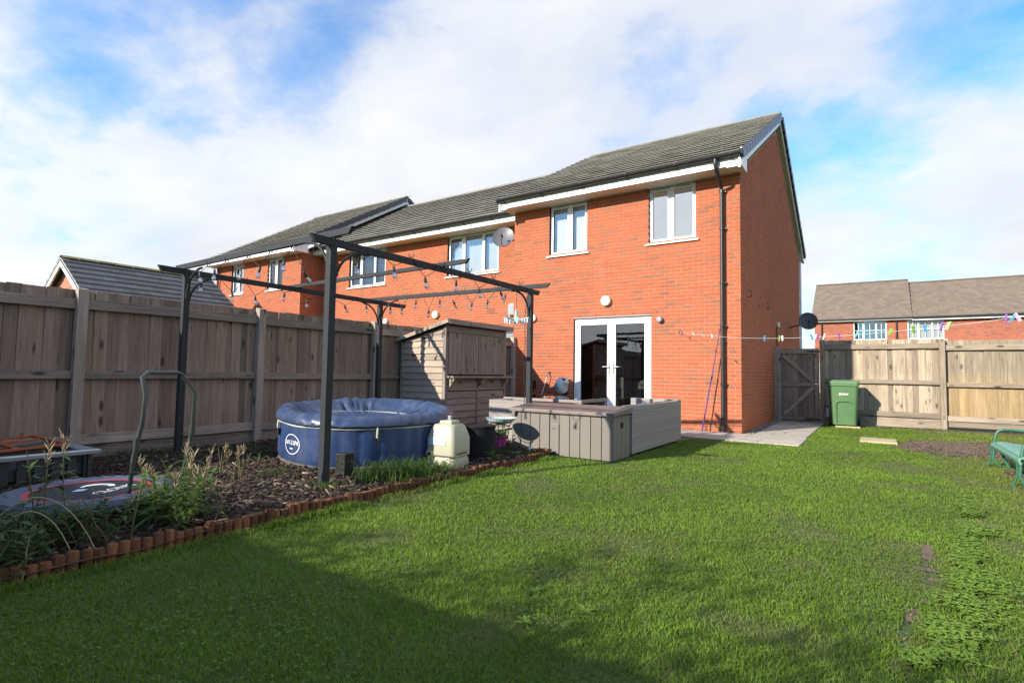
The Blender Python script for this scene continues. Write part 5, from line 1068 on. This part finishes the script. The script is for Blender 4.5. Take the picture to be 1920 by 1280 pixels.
# hose reel and tap
HR = thing('hose_reel', 'grey and teal wall hose reel left of the french doors', 'hose reel', (-3.75, -.15, .55)); cx_, cz_ = -3.72, .80
MB().lathe([(.05, -.09), (.15, -.085), (.175, -.05), (.18, .0), (.175, .05), (.15, .085), (.05, .09)], (cx_, -.18, cz_), 28, 'X').build('drum_case', 'reel_grey', HR, 0, True)
MB().hexa([(cx_ - .10, -.30, .85), (cx_ + .14, -.30, .85), (cx_ + .14, -.05, .85), (cx_ - .10, -.05, .85), (cx_ - .06, -.24, .99), (cx_ + .10, -.24, .99), (cx_ + .10, -.08, .99), (cx_ - .06, -.08, .99)]).build('top_case', 'reel_grey', HR, .03)
box(cx_ - .092, -.355, .74, cx_ + .02, -.345, .84).build('label_panel', 'reel_teal', HR, .02); MB().lathe([(.10, -.093), (.11, -.10), (.02, -.105)], (cx_, -.18, cz_), 20, 'X').build('side_disc', 'reel_teal', HR, 0, True); box(cx_ + .03, -.27, .92, cx_ + .13, -.24, .96).build('nozzle_slot', 'metal_black', HR, .008); box(cx_ - .05, -.05, .6, cx_ + .05, -.002, .95).build('bracket', 'metal_black', HR)
TP = thing('garden_tap', 'outdoor wall tap with a thin white hose hanging down', 'tap', (-4.15, -.05, 1.05))
MB().tube([(-4.15, 0, 1.07), (-4.15, -.08, 1.07), (-4.15, -.10, 1.03), (-4.15, -.10, .99)], .012, 8).build('spout', 'steel', TP, 0, True); MB().tube([(-4.18, -.06, 1.12), (-4.12, -.06, 1.12)], .01, 6).tube([(-4.15, -.06, 1.07), (-4.15, -.06, 1.12)], .007, 6).build('tap_handle', 'reel_teal', TP); tube([(-4.15, -.10, 1.0), (-4.2, -.12, .8), (-4.28, -.15, .5), (-4.3, -.2, .2), (-4.2, -.3, .03)], .009, 8).build('hose', 'hose_white', TP, 0, True)
o = box(-4.62, -.09, .72, -4.50, -.002, .90).build('outdoor_socket', 'metal_black', None, .01); tag(o, 'black weatherproof outdoor socket low on the wall behind the far pergola post', 'socket')

# ------------------------------------------------------------------ trampoline
TR = thing('mini_trampoline', 'round mini trampoline with black mat, red ring and grey skirt', 'trampoline', (-2.44, -9.27, 0)); tx_, ty_, tz_ = -2.48, -9.26, .20; tr_ = .50
sk = MB(); n = 72
for i, (r, z) in enumerate(((.37, .004), (.39, .014), (.45, .022), (.50, .010), (.515, -.02), (.505, -.05))):
    for k in range(n): t = 2 * math.pi * k / n; sk.v.append((tx_ + r * math.cos(t), ty_ + r * math.sin(t), tz_ + z + (.004 * math.sin(t * 36 + i) if 0 < i < 5 else 0)))
for i in range(5):
    for k in range(n): sk.f.append((i * n + k, i * n + (k + 1) % n, (i + 1) * n + (k + 1) % n, (i + 1) * n + k))
sk.build('skirt', 'tramp_skirt', TR, 0, True)
def disc(r0, r1, z, nn=64):
    b = MB()
    for k in range(nn): t = 2 * math.pi * k / nn; b.v += [(tx_ + r0 * math.cos(t), ty_ + r0 * math.sin(t), z), (tx_ + r1 * math.cos(t), ty_ + r1 * math.sin(t), z)]
    b.f = [(2 * k, 2 * k + 1, (2 * k + 3) % (2 * nn), (2 * k + 2) % (2 * nn)) for k in range(nn)]; return b
disc(.335, .372, tz_ + .006).build('red_ring', 'tramp_red', TR); md = disc(.0005, .336, tz_ + .003).build('jump_mat', 'tramp_mat', TR)
V, F = text_mesh('CLONIS', .10); V = [(v[0] * .95, v[1] * 1.1, 0) for v in V]; ca, sa = math.cos(R(118)), math.sin(R(118)); ox, oy = -2.385, -9.15
b = MB(); b.v = [(ox + v[0] * ca - v[1] * sa, oy + v[0] * sa + v[1] * ca, tz_ + .0068) for v in V]; b.f = F; b.build('lettering', 'print_white', md)
sw = MB(); P = [(-.10, .02), (-.02, .05), (.0, -.01), (-.06, -.03)]; sw.add([(-2.53 + p[0] * ca - p[1] * sa, -9.27 + p[0] * sa + p[1] * ca, tz_ + .0066) for p in P], [(0, 1, 2, 3)])
for i in range(14):
    t0, t1 = R(120 - 15 * i), R(105 - 15 * i); w0, w1 = .008 + .02 * math.sin(math.pi * i / 14), .008 + .02 * math.sin(math.pi * (i + 1) / 14)
    if i > 11: break
    q = [((.09 + s_) * math.cos(t) + .08, (.09 + s_) * math.sin(t)) for (t, s_) in ((t0, -w0), (t0, w0), (t1, w1), (t1, -w1))]; sw.add([(-2.53 + p[0] * ca - p[1] * sa, -9.27 + p[0] * sa + p[1] * ca, tz_ + .0066) for p in q], [(0, 1, 2, 3)])
sw.build('logo_mark', 'print_white', md)
hb = [(-2.10, -9.18, .12), (-2.09, -9.16, .45), (-2.06, -9.13, .70), (-2.06, -9.12, .88), (-2.10, -9.13, 1.0), (-2.14, -9.08, 1.035), (-2.24, -8.84, 1.035), (-2.25, -8.80, 1.02), (-2.21, -8.72, .88), (-2.23, -8.72, .6), (-2.26, -8.78, .12)]
tube(hb, .015, 10).build('handle_bar', 'tube_dark', TR, 0, True)
for p in ((-2.08, -9.15, .56), (-2.23, -8.72, .60)): MB().lathe([(.021, -.03), (.021, .03)], p, 10).build('clamp_knob', 'tube_dark', TR)
tube([(tx_ + .49 * math.cos(t), ty_ + .49 * math.sin(t), tz_ - .03) for t in np.linspace(0, 2 * math.pi, 49)], .013, 8).build('rim_tube', 'metal_black', TR, 0, True)
for a in range(0, 360, 60): tube([(tx_ + .48 * math.cos(R(a)), ty_ + .48 * math.sin(R(a)), tz_ - .03), (tx_ + .48 * math.cos(R(a)), ty_ + .48 * math.sin(R(a)), .03)], .014, 8).build('leg', 'metal_black', TR)

# grey play tray with an orange lattice
TY = thing('play_tray', 'low grey framed tray on a dark slatted base holding an orange frame', 'tray', (-4.4, -9.3, 0)); u0, u1, v0, v1, zt = -5.02, -3.78, -10.1, -8.76, .315
t_ = MB(); t_.box(u0, v0, zt - .035, u0 + .12, v1, zt); t_.box(u1 - .12, v0, zt - .035, u1, v1, zt); t_.box(u0 + .12, v0, zt - .034, u1 - .12, v0 + .12, zt - .001); t_.box(u0 + .12, v1 - .12, zt - .034, u1 - .12, v1, zt - .001); t_.build('rim', 'tray_grey', TY, .008)
box(u0 + .1, v0 + .1, .10, u1 - .1, v1 - .1, .20).build('tray_floor', 'tray_dark', TY)
for i in range(11): box(u1 - .085, v0 + .08 + i * .115, .03, u1 - .065, v0 + .145 + i * .115, zt - .036).build('slat', 'tray_dark', TY, .003)
for i in range(10): box(u0 + .1 + i * .115, v1 - .085, .03, u0 + .165 + i * .115, v1 - .065, zt - .036).build('slat', 'tray_dark', TY, .003)
OF = thing('orange_frame', 'flat orange plastic frame lying in the grey tray by the fence', 'plastic frame', (-4.5, -9.2, .3))
for (p, q) in (((-4.95, -8.95, .36), (-4.12, -8.92, .35)), ((-4.12, -8.92, .35), (-4.05, -9.6, .33)), ((-4.05, -9.6, .33), (-4.9, -9.65, .34)), ((-4.9, -9.65, .34), (-4.95, -8.95, .36)), ((-4.55, -9.0, .365), (-4.50, -9.62, .34)), ((-4.95, -9.3, .355), (-4.1, -9.28, .345))): MB().bar(p, q, .045, .02).build('bar', 'orange', OF, .004)

# ------------------------------------------------------------------ vegetation
def green(n, base, v=.25, yellow=.2, seed=0):
    r = np.random.default_rng(seed); c = np.array(base)[None] * (1 + v * (r.random((n, 1)) * 2 - 1)); y = r.random((n, 1)) * yellow; return c * (1 - y) + y * np.array([[.16, .15, .045]])
CAMV = np.array(CAMLOC)
def in_lawn(x, y):
    ok = (x > -1.33) & (y < 3.84) & (y > -11.9) & (x < 9)
    ok &= ~((x > -5) & (x < 1.09) & (y > -1.31) & (y < .02)); ok &= ~((x > -5.2) & (x < .03) & (y > -.05)); ok &= ~((x > 0) & (x < 1.07) & (y > -1.31) & (y < 3.9))
    ok &= ~((x > -2.1) & (x < -.55) & (y > -4.63)); ok &= ~((x > 1.83) & (x < 2.37) & (y > .04) & (y < .73)); ok &= ~((x > 1.31) & (x < 1.79) & (y > 2.94) & (y < 3.6))
    return ok
def dirt_mask(x, y):
    w = (vnoise(x, y, 2.2, 11) - .5) * .7
    a = ((x - 3.6) / 1.4) ** 2 + ((y - .35 - .3 * (x - 3.6)) / 1.15) ** 2 + w < 1.0
    b = ((x - 3.9) / .6) ** 2 + ((y + 2.5) / .7) ** 2 + w * 1.6 < .75        # worn soil round the bench
    c = (x > 1.8) & (y > 3.55 + w * .5)
    d = ((x - 2.73) / .16) ** 2 + ((y + 5.5) / .13) ** 2 + w < .8
    e = np.abs(x - (2.32 + .108 * (y + 7) + .02 * np.sin(y * 5))) < .010 + .010 * np.sin(y * 7) + .02 * (vnoise(x, y, 9, 12) > .62); e &= (y < -6.3) & (y > -9)
    return a | b | c | d | e
NB = 860000
u = rng.random(NB); ang = rng.random(NB) * 2 * np.pi
dist = 1.2 + (17.5 - 1.2) * u ** 1.25; 
gx = CAMV[0] + dist * np.cos(ang); gy = CAMV[1] + dist * np.sin(ang)
dd = np.stack([gx - CAMV[0], gy - CAMV[1]], 1); fv = np.array([fwd.x, fwd.y]); fv /= np.linalg.norm(fv); rv = np.array([rgt.x, rgt.y]); rv /= np.linalg.norm(rv)
dep = dd @ fv; lat = dd @ rv
keep = in_lawn(gx, gy) & ((dep > .6) & (np.abs(lat) < dep * 1.25 + .8) | (rng.random(NB) < .04)) & ~dirt_mask(gx, gy)
# bring the angular sampling into the view wedge
ang2 = math.atan2(fwd.y, fwd.x) + (rng.random(NB) * 2 - 1) * R(56); gx2 = CAMV[0] + dist * np.cos(ang2); gy2 = CAMV[1] + dist * np.sin(ang2); k2 = in_lawn(gx2, gy2) & ~dirt_mask(gx2, gy2)
X = np.concatenate([gx[keep][::5], gx2[k2]]); Y = np.concatenate([gy[keep][::5], gy2[k2]]); DI = np.concatenate([dist[keep][::5], dist[k2]])
lush = vnoise(X, Y, 1.1, 21) * .6 + vnoise(X, Y, 3.1, 22) * .4; dry = np.clip((vnoise(X, Y, 1.7, 23) * .6 + vnoise(X, Y, 4.0, 24) * .4 - .56 + .10 * (X > 2.75)) * 4.5, 0, 1)
thin = rng.random(len(X)) > dry * .45; X, Y, DI, lush, dry = X[thin], Y[thin], DI[thin], lush[thin], dry[thin]
Hh = (.012 + .016 * lush + .012 * rng.random(len(X))) * (1 - .3 * dry); edge = X < -1.24; Hh = np.where(edge, Hh * (1.5 + 1.6 * vnoise(X, Y, 4, 27)), Hh); Ww = (.0019 + .00058 * DI) * (.7 + .6 * rng.random(len(X)))
C = green(len(X), (.150, .262, .022), .25, .36, 5); C = C * (.66 + .68 * lush[:, None]); fr_ = np.clip((X - 2.6) / .5, 0, 1)[:, None] * .35; C = C * (1 - fr_) + fr_ * np.array([[.24, .25, .06]]); C = C * (1 - .55 * dry[:, None]) + .55 * dry[:, None] * np.array([[.19, .16, .055]])
straw = rng.random(len(X)) < .03; C[straw] = np.array([.24, .19, .09])
V_, F_, C_ = blades(np.stack([X, Y, np.zeros(len(X))], 1), Hh, Ww, C, .75, 3)
tag(raw('lawn_grass', V_, F_, C_, 'grass'), 'mown green lawn grass with yellowing patches', 'grass', None, 'stuff'); print('lawn blades', len(X))

# leaves helper: flat folded leaf, 4 triangles
def leaves(P, D, L, Wd, C, up=None, seed=0):
    """leaf quads: base P, direction D (unit), length L, width Wd"""
    n = len(P); upv_ = np.tile([[0, 0, 1.0]], (n, 1)) if up is None else up; S = np.cross(D, upv_); S /= np.linalg.norm(S, axis=1, keepdims=True) + 1e-6; N = np.cross(S, D)
    L = L[:, None]; Wd = Wd[:, None]; V = np.stack([P, P + D * L * .45 + S * Wd / 2 + N * Wd * .12, P + D * L * .45 - S * Wd / 2 + N * Wd * .12, P + D * L * .5 - N * Wd * .02, P + D * L - N * L * .12], 1)
    b = np.arange(n)[:, None] * 5; F = np.concatenate([b + np.array([[0, 1, 3]]), b + np.array([[0, 3, 2]]), b + np.array([[1, 4, 3]]), b + np.array([[3, 4, 2]])]); return V.reshape(-1, 3), F, np.repeat(C, 5, 0)
def join(parts):
    V, F, C, n = [], [], [], 0
    for (v, f, c) in parts: V.append(v); F.append(f + n); C.append(c); n += len(v)
    return np.concatenate(V), np.concatenate(F), np.concatenate(C)
def shadow_shrub(label, x, y_, h, r, seed):  # out-of-view shrub, added to soften the shadow edge on the lawn
    rr = np.random.default_rng(seed); o = thing('shrub', label, 'shrub', (x, y_, 0), 'unseen shrubs added behind the end fence for shade'); tr_ = MB(); tr_.tube([(x, y_, 0), (x + .03, y_, h * .3), (x - .02, y_ + .02, h * .6), (x, y_, h * .85)], [.04, .03, .02, .008], 8)
    for k in range(9):
        a = rr.random() * 6.28; z0 = h * rr.uniform(.3, .7); e = r * rr.uniform(.5, .9); tr_.tube([(x, y_, z0), (x + math.cos(a) * e * .5, y_ + math.sin(a) * e * .5, z0 + .15), (x + math.cos(a) * e, y_ + math.sin(a) * e, z0 + .35)], [.014, .01, .004], 6)
    tr_.build('trunk', 'stem', o, 0, True); nc = 46; cc = rr.normal(0, 1, (nc, 3)); cc /= np.linalg.norm(cc, axis=1, keepdims=True); cc *= (rr.random((nc, 1)) ** .4); cc = cc * np.array([[r, r * .8, h * .40]]) + np.array([[x, y_, h * .60]])
    n = 3200; P = cc[rr.integers(0, nc, n)] + rr.normal(0, .11, (n, 3)); D = rr.normal(0, 1, (n, 3)); D /= np.linalg.norm(D, axis=1, keepdims=True); L = .04 + .04 * rr.random(n); raw('crown', *leaves(P, D, L, L * .6, green(n, (.06, .11, .02), .35, .3, seed)), 'leaf', o)
for i, (x, h, r) in enumerate(((-4.6, 2.5, .7), (-3.6, 2.85, .8), (-2.5, 2.55, .75), (-1.2, 2.95, .85), (.1, 2.6, .8), (1.4, 3.0, .85), (2.7, 2.7, .8), (4.0, 2.9, .8))):
    shadow_shrub(f'unseen leafy shrub added behind the end fence for its shadow, {["first", "second", "third", "fourth", "fifth", "sixth", "seventh", "last"][i]} from the left fence', x, -13.35 + .1 * (i % 3), h, r, 200 + i)
# low broadleaf ground cover (clover and buttercup) in the lawn
def cover(name, label, X, Y, hmin, hmax, size, base, seed):
    r = np.random.default_rng(seed); n = len(X); P = []; D = []; Ls = []; Cc = []
    z = hmin + (hmax - hmin) * r.random(n); a0 = r.random(n) * 6.28; g_ = green(n, base, .3, .3, seed)
    for k in range(3):
        a = a0 + k * 2.09; el = r.random(n) * .5 - .1; D.append(np.stack([np.cos(a) * np.cos(el), np.sin(a) * np.cos(el), np.sin(el)], 1)); P.append(np.stack([X, Y, z], 1)); Ls.append(size * (.6 + .8 * r.random(n))); Cc.append(g_)
    P, D, Ls, Cc = np.concatenate(P), np.concatenate(D), np.concatenate(Ls), np.concatenate(Cc); lv = leaves(P, D, Ls, Ls * .85, Cc)
    tag(raw(name, *lv, 'leaf'), label, 'ground cover', None, 'stuff')
n = 9000; t = rng.random(n); cy = -4.3 - 5.0 * t ** .8; cxm = np.interp(cy, [-9.3, -8.2, -7.2, -6.3, -5.4, -4.3], [2.16, 2.30, 2.49, 2.62, 2.71, 2.75]); wd = np.interp(cy, [-9.3, -7.5, -6, -4.3], [.12, .15, .12, .05]); cx2 = cxm + rng.normal(0, 1, n) * wd * .62; cx2 = np.where(cx2 < cxm - .12, cxm + np.abs(cx2 - cxm), cx2)
k = (vnoise(cx2, cy, 5.5, 44) * .6 + vnoise(cx2, cy, 13, 45) * .4) > .40 + .35 * rng.random(n) * (np.abs(cx2 - cxm) / .2); cover('ground_cover', 'leafy creeping ground cover strip along the right of the lawn', cx2[k], cy[k], .010, .042, .0145, (.18, .30, .028), 31)
n = 26000; X = 1.0 + rng.normal(0, 1.6, n); Y = -8.0 + rng.normal(0, 1.3, n); X = np.concatenate([X, 3.0 + rng.normal(0, .45, 5000)]); Y = np.concatenate([Y, -7.0 + rng.normal(0, 1.6, 5000)]); k = ((vnoise(X, Y, 2.3, 41) > .66) | ((X > 2.6) & (vnoise(X, Y, 3, 42) > .68))) & (rng.random(len(X)) < .75); k &= in_lawn(X, Y) & ~dirt_mask(X, Y) & (Y > -10.4); cover('clover', 'scattered clover patches in the near lawn', X[k], Y[k], .018, .034, .0085, (.115, .215, .030), 33)
# weed rosettes
for i, (x, y_) in enumerate(((1.02, -8.55), (.86, -8.80), (.72, -8.5))):
    m_ = 12; a = np.linspace(0, 6.28, m_, endpoint=False) + random.random(); el = .25 + .3 * rng.random(m_); D = np.stack([np.cos(a) * np.cos(el), np.sin(a) * np.cos(el), np.sin(el)], 1); lv = leaves(np.tile([[x, y_, .012]], (m_, 1)), D, .03 + .03 * rng.random(m_), .014 + .008 * rng.random(m_), green(m_, (.15, .27, .035), .2, .3, i))
    tag(raw('lawn_weed', *lv, 'leaf'), ['bright broad-leaved weed rosette, largest in the near lawn', 'flat weed rosette nearest the bottom of the lawn', 'pale weed rosette left of the largest one'][i], 'weed')

# bark mulch
n = 15000; mx = rng.uniform(-5.0, -1.45, n); my = rng.uniform(-10.8, -3.9, n); k = ((mx - SC.x) ** 2 + (my - SC.y) ** 2 > .92 ** 2); mx, my = mx[k], my[k]; n = len(mx)
def chips(mx, my, L, W_, base, var, seed, zoff=0.):
    r = np.random.default_rng(seed); n = len(mx); a = r.random(n) * 6.28; el = r.normal(0, .3, n); D = np.stack([np.cos(a) * np.cos(el), np.sin(a) * np.cos(el), np.sin(el)], 1); S = np.stack([-np.sin(a), np.cos(a), r.normal(0, .35, n)], 1); N = np.cross(D, S); N /= np.linalg.norm(N, axis=1, keepdims=True)
    zz_ = .028 + .035 * vnoise(mx, my, 1.6, 3) + .02 * vnoise(mx, my, 5, 4) + .006 + r.random(n) * .022 + zoff; c = np.stack([mx, my, zz_], 1); L = (L * (.5 + r.random(n)))[:, None]; W_ = (W_ * (.5 + r.random(n)))[:, None]; T_ = W_ * .3
    Q = [c - D * L / 2 - S * W_ * .35, c + D * L / 2 - S * W_ * .2, c + D * L / 2 + S * W_ * .3, c - D * L / 2 + S * W_ * .5]; V = np.stack(Q + [q + N * T_ for q in Q], 1); b = np.arange(n)[:, None] * 8
    F = np.concatenate([b + np.array([f]) for f in ((4, 5, 6), (4, 6, 7), (0, 1, 5), (0, 5, 4), (1, 2, 6), (1, 6, 5), (2, 3, 7), (2, 7, 6), (3, 0, 4), (3, 4, 7))]); col = np.array(base)[None] * (1 + var * (r.random((n, 1)) * 2 - 1)); return V.reshape(-1, 3), F, np.repeat(col, 8, 0)
pal = rng.random(n) < .05
tag(raw('bark_mulch', *join([chips(mx[~pal], my[~pal], .048, .02, (.055, .035, .026), .75, 51), chips(mx[pal], my[pal], .075, .016, (.26, .19, .12), .5, 52, .012)]), 'chips'), 'brown bark mulch scattered with pale chips in the bed', 'mulch', None, 'stuff')
# loose soil on the bare patches
n = 60000; X = rng.uniform(1.7, 6, n); Y = rng.uniform(-9, 3.85, n); k = dirt_mask(X, Y) & in_lawn(X, Y); X, Y = X[k], Y[k]; lv = chips(X, Y, np.where(Y < -4, .011, .020), np.where(Y < -4, .008, .015), (.145, .105, .070), .5, 53, -.062)
tag(raw('bare_soil', *lv, 'chips'), 'bare crumbly brown soil patch by the right fence and bench', 'soil', None, 'stuff')
sd = []; gx_ = np.arange(1.7, 6, .06); gy_ = np.arange(-9, 3.86, .06); GX, GY = np.meshgrid(gx_, gy_); mk = dirt_mask(GX.ravel(), GY.ravel()) & in_lawn(GX.ravel(), GY.ravel()); px_, py_ = GX.ravel()[mk], GY.ravel()[mk]
s_ = MB()
for x, y_ in zip(px_, py_): s_.add([(x - .031, y_ - .031, .006), (x + .031, y_ - .031, .006), (x + .031, y_ + .031, .006), (x - .031, y_ + .031, .006)], [(0, 1, 2, 3)])
tag(s_.build('soil', 'dry_soil'), kind='structure')

# tufts of long grass, each a plant
def tuft(name, label, x, y_, n, h, spread, base, lean=.7, w=.006, seed=0, group=None):
    r = np.random.default_rng(seed); P = np.stack([x + r.normal(0, spread, n), y_ + r.normal(0, spread, n), np.full(n, .03)], 1); lv = blades(P, h * (.45 + .75 * r.random(n)), np.full(n, w), green(n, base, .3, .35, seed), lean, seed)
    o = raw(name, *lv, 'leaf'); tag(o, label, 'grass tuft', group); o['kind'] = 'stuff'; return o
tuft('grass_tuft', 'thick tuft of long green grass by the square black block', -1.72, -7.30, 420, .24, .09, (.06, .13, .022), .75, .007, 61)
tuft('grass_tuft', 'wide clump of long grass hiding the tub foot left of the pump', -1.62, -6.98, 620, .24, .12, (.06, .135, .022), .75, .007, 62)
tuft('grass_tuft', 'long grass at the foot of the cream pump', -1.58, -6.58, 260, .17, .08, (.09, .16, .035), .8, .006, 63)
tuft('grass_tuft', 'low grass round the foot of the near pergola post', -1.80, -7.86, 300, .12, .09, (.07, .14, .025), .8, .006, 64)
tuft('grass_tuft', 'grass by the foot of the bowl stand', -1.80, -5.05, 420, .10, .16, (.07, .13, .03), .8, .006, 65)
tuft('grass_tuft', 'sparse grass along the fence foot behind the trampoline', -4.75, -7.9, 500, .14, .28, (.045, .09, .02), .8, .007, 66)
tuft('grass_tuft', 'grass along the fence foot left of the hot tub', -4.3, -7.1, 420, .13, .25, (.05, .10, .02), .8, .007, 67)
tuft('grass_tuft', 'grass in front of the hot tub wall under its logo', -2.75, -7.65, 260, .10, .14, (.07, .13, .03), .85, .006, 68)
tuft('grass_tuft', 'pale grass at the end of the log edging by the storage box', -1.60, -4.92, 160, .09, .08, (.10, .15, .05), .8, .005, 69)
tuft('grass_tuft', 'long arching grass in the bottom left of the bed', -1.75, -9.95, 260, .34, .14, (.05, .10, .025), .95, .006, 70)

# weeds with leafy stems and dry seed heads
def weed(name, label, x, y_, h, stems, leaf_n, leafL, base, heads=False, lean=.25, seed=0, group=None, leafW=.26, spread=.10):
    r = np.random.default_rng(seed); o = thing(name, label, 'weed', (x, y_, .03), group); sm = MB(); Ps, Ds, Ls, Cs = [], [], [], []; hs = MB()
    for k in range(stems):
        a = r.random() * 6.28; b0 = Vector((x + r.normal(0, spread), y_ + r.normal(0, spread), .03)); hh = h * (.6 + .5 * r.random()); tip = b0 + Vector((math.cos(a) * lean * hh, math.sin(a) * lean * hh, hh)); mid = b0.lerp(tip, .5) + Vector((0, 0, hh * .06))
        path = [b0, b0.lerp(mid, .5) + Vector((r.normal(0, .006), r.normal(0, .006), hh * .02)), mid, mid.lerp(tip, .5) + Vector((0, 0, hh * .02)), tip]; sm.tube(path, [.0045, .004, .0035, .003, .002], 5)
        for j in range(leaf_n):
            q = r.random() ** (.8); q = q * (.78 if heads else 1.0); i_ = min(3, int(q * 4)); p = path[i_].lerp(path[i_ + 1], q * 4 - i_); aa = r.random() * 6.28; el = r.uniform(-.2, .7)
            Ps.append(tuple(p)); Ds.append((math.cos(aa) * math.cos(el), math.sin(aa) * math.cos(el), math.sin(el))); Ls.append(leafL * (.5 + .8 * r.random()) * (1.15 - .5 * q)); Cs.append(0)
        if heads and k < max(1, stems * 2 // 3):
            for j in range(14):
                p = path[3].lerp(tip, j / 13); aa = r.random() * 6.28; e = Vector((math.cos(aa) * .5, math.sin(aa) * .5, .9)).normalized() * r.uniform(.03, .07); hs.tube([p, p + e * .6 + Vector((0, 0, -.002)), p + e], [.0022, .003, .001], 4)
    sm.build('stem', 'stem', o, 0, True)['kind'] = 'stuff'
    n = len(Ps); L = np.array(Ls); raw('leaves', *leaves(np.array(Ps), np.array(Ds), L, L * leafW, green(n, base, .3, .35, seed + 1)), 'leaf', o)
    if heads: hs.build('seed_head', 'straw', o)['kind'] = 'stuff'
    return o
weed('tall_weed', 'tall weed with a dry seed head in front of the grey tray', -2.02, -9.62, .62, 4, 30, .10, (.07, .14, .03), True, .12, 81, spread=.06)
weed('tall_weed', 'bushy green weed with dry heads right of the trampoline', -1.78, -9.10, .46, 16, 46, .095, (.11, .21, .04), True, .42, 82, spread=.12)
weed('tall_weed', 'dry headed weed leaning at the left edge of the frame', -2.02, -9.98, .50, 4, 20, .09, (.06, .11, .03), True, .2, 83, spread=.05)
weed('low_weed', 'dark leafy weed mass at the bottom left of the bed', -1.70, -9.86, .28, 22, 22, .09, (.05, .10, .025), False, .5, 84, spread=.16, leafW=.4)
weed('low_weed', 'leafy weed under the front of the trampoline', -1.68, -9.5, .30, 18, 22, .09, (.06, .13, .03), False, .5, 85, spread=.13)
weed('low_weed', 'feathery weed at the trampoline handle foot', -1.72, -8.92, .28, 10, 24, .07, (.085, .17, .035), False, .5, 86, spread=.12)
weed('low_weed', 'dry pale weed on the mulch left of the near post', -2.75, -8.05, .30, 5, 8, .05, (.14, .13, .05), True, .15, 87, spread=.05)
weed('low_weed', 'brown dry weed on the mulch in front of the fence', -3.1, -7.95, .30, 4, 6, .05, (.14, .11, .05), True, .12, 88, spread=.05)
weed('low_weed', 'small bright green weed in front of the black rattan table', -1.58, -5.72, .20, 3, 16, .09, (.08, .20, .03), False, .2, 89, spread=.02, leafW=.3)
weed('low_weed', 'light green weed left of the cream pump', -1.66, -6.66, .22, 5, 14, .06, (.12, .22, .04), False, .3, 90, spread=.05, leafW=.4)
weed('low_weed', 'leafy weed under the black foot pump', -1.85, -4.7, .14, 6, 10, .05, (.07, .13, .035), False, .6, 91, spread=.1, leafW=.4)
weed('low_weed', 'creeping weeds at the base of the hot tub near its left side', -3.45, -7.45, .12, 10, 10, .05, (.07, .14, .03), False, .7, 92, spread=.16, leafW=.45)
# arching dry stems
for i, (p, q, hh, lab) in enumerate((((-1.85, -10.0), (-1.47, -9.55), .33, 'long pale arching grass stem over the edging at the left'), ((-1.82, -9.95), (-1.50, -9.65), .26, 'shorter pale arching stem below the long one'))):
    o = tube([(p[0] + (q[0] - p[0]) * t, p[1] + (q[1] - p[1]) * t, .03 + hh * math.sin(math.pi * min(1, t * 1.02)) ** .7) for t in np.linspace(0, 1, 14)], .0032, 5).build('dry_stem', 'straw'); tag(o, lab, 'stem')
# plants in the pot
n = 60; a = rng.random(n) * 6.28; el = rng.uniform(.1, 1.2, n); D = np.stack([np.cos(a) * np.cos(el), np.sin(a) * np.cos(el), np.sin(el)], 1); P = np.stack([-2.18 + rng.normal(0, .04, n), -4.72 + rng.normal(0, .04, n), np.full(n, .20)], 1); raw('foliage', *leaves(P, D, .06 + .09 * rng.random(n), .04 + .03 * rng.random(n), green(n, (.10, .22, .05), .3, .2, 3)), 'leaf', PK)

# a little leaf litter on the lawn
n = 150; X = rng.uniform(-1.2, 5, n); Y = rng.uniform(-10, 2.5, n); k = in_lawn(X, Y); tag(raw('fallen_leaves', *[q for q in leaves(np.stack([X[k], Y[k], np.full(k.sum(), .03) + .01 * rng.random(k.sum())], 1), (lambda a: np.stack([np.cos(a), np.sin(a), .1 * np.sin(3 * a)], 1))(rng.random(k.sum()) * 6.28), .014 + .016 * rng.random(k.sum()), .010 + .008 * rng.random(k.sum()), green(k.sum(), (.22, .15, .06), .5, .3, 9))], 'leaf'), 'tiny brown fallen leaves scattered over the lawn', 'leaves', None, 'stuff')
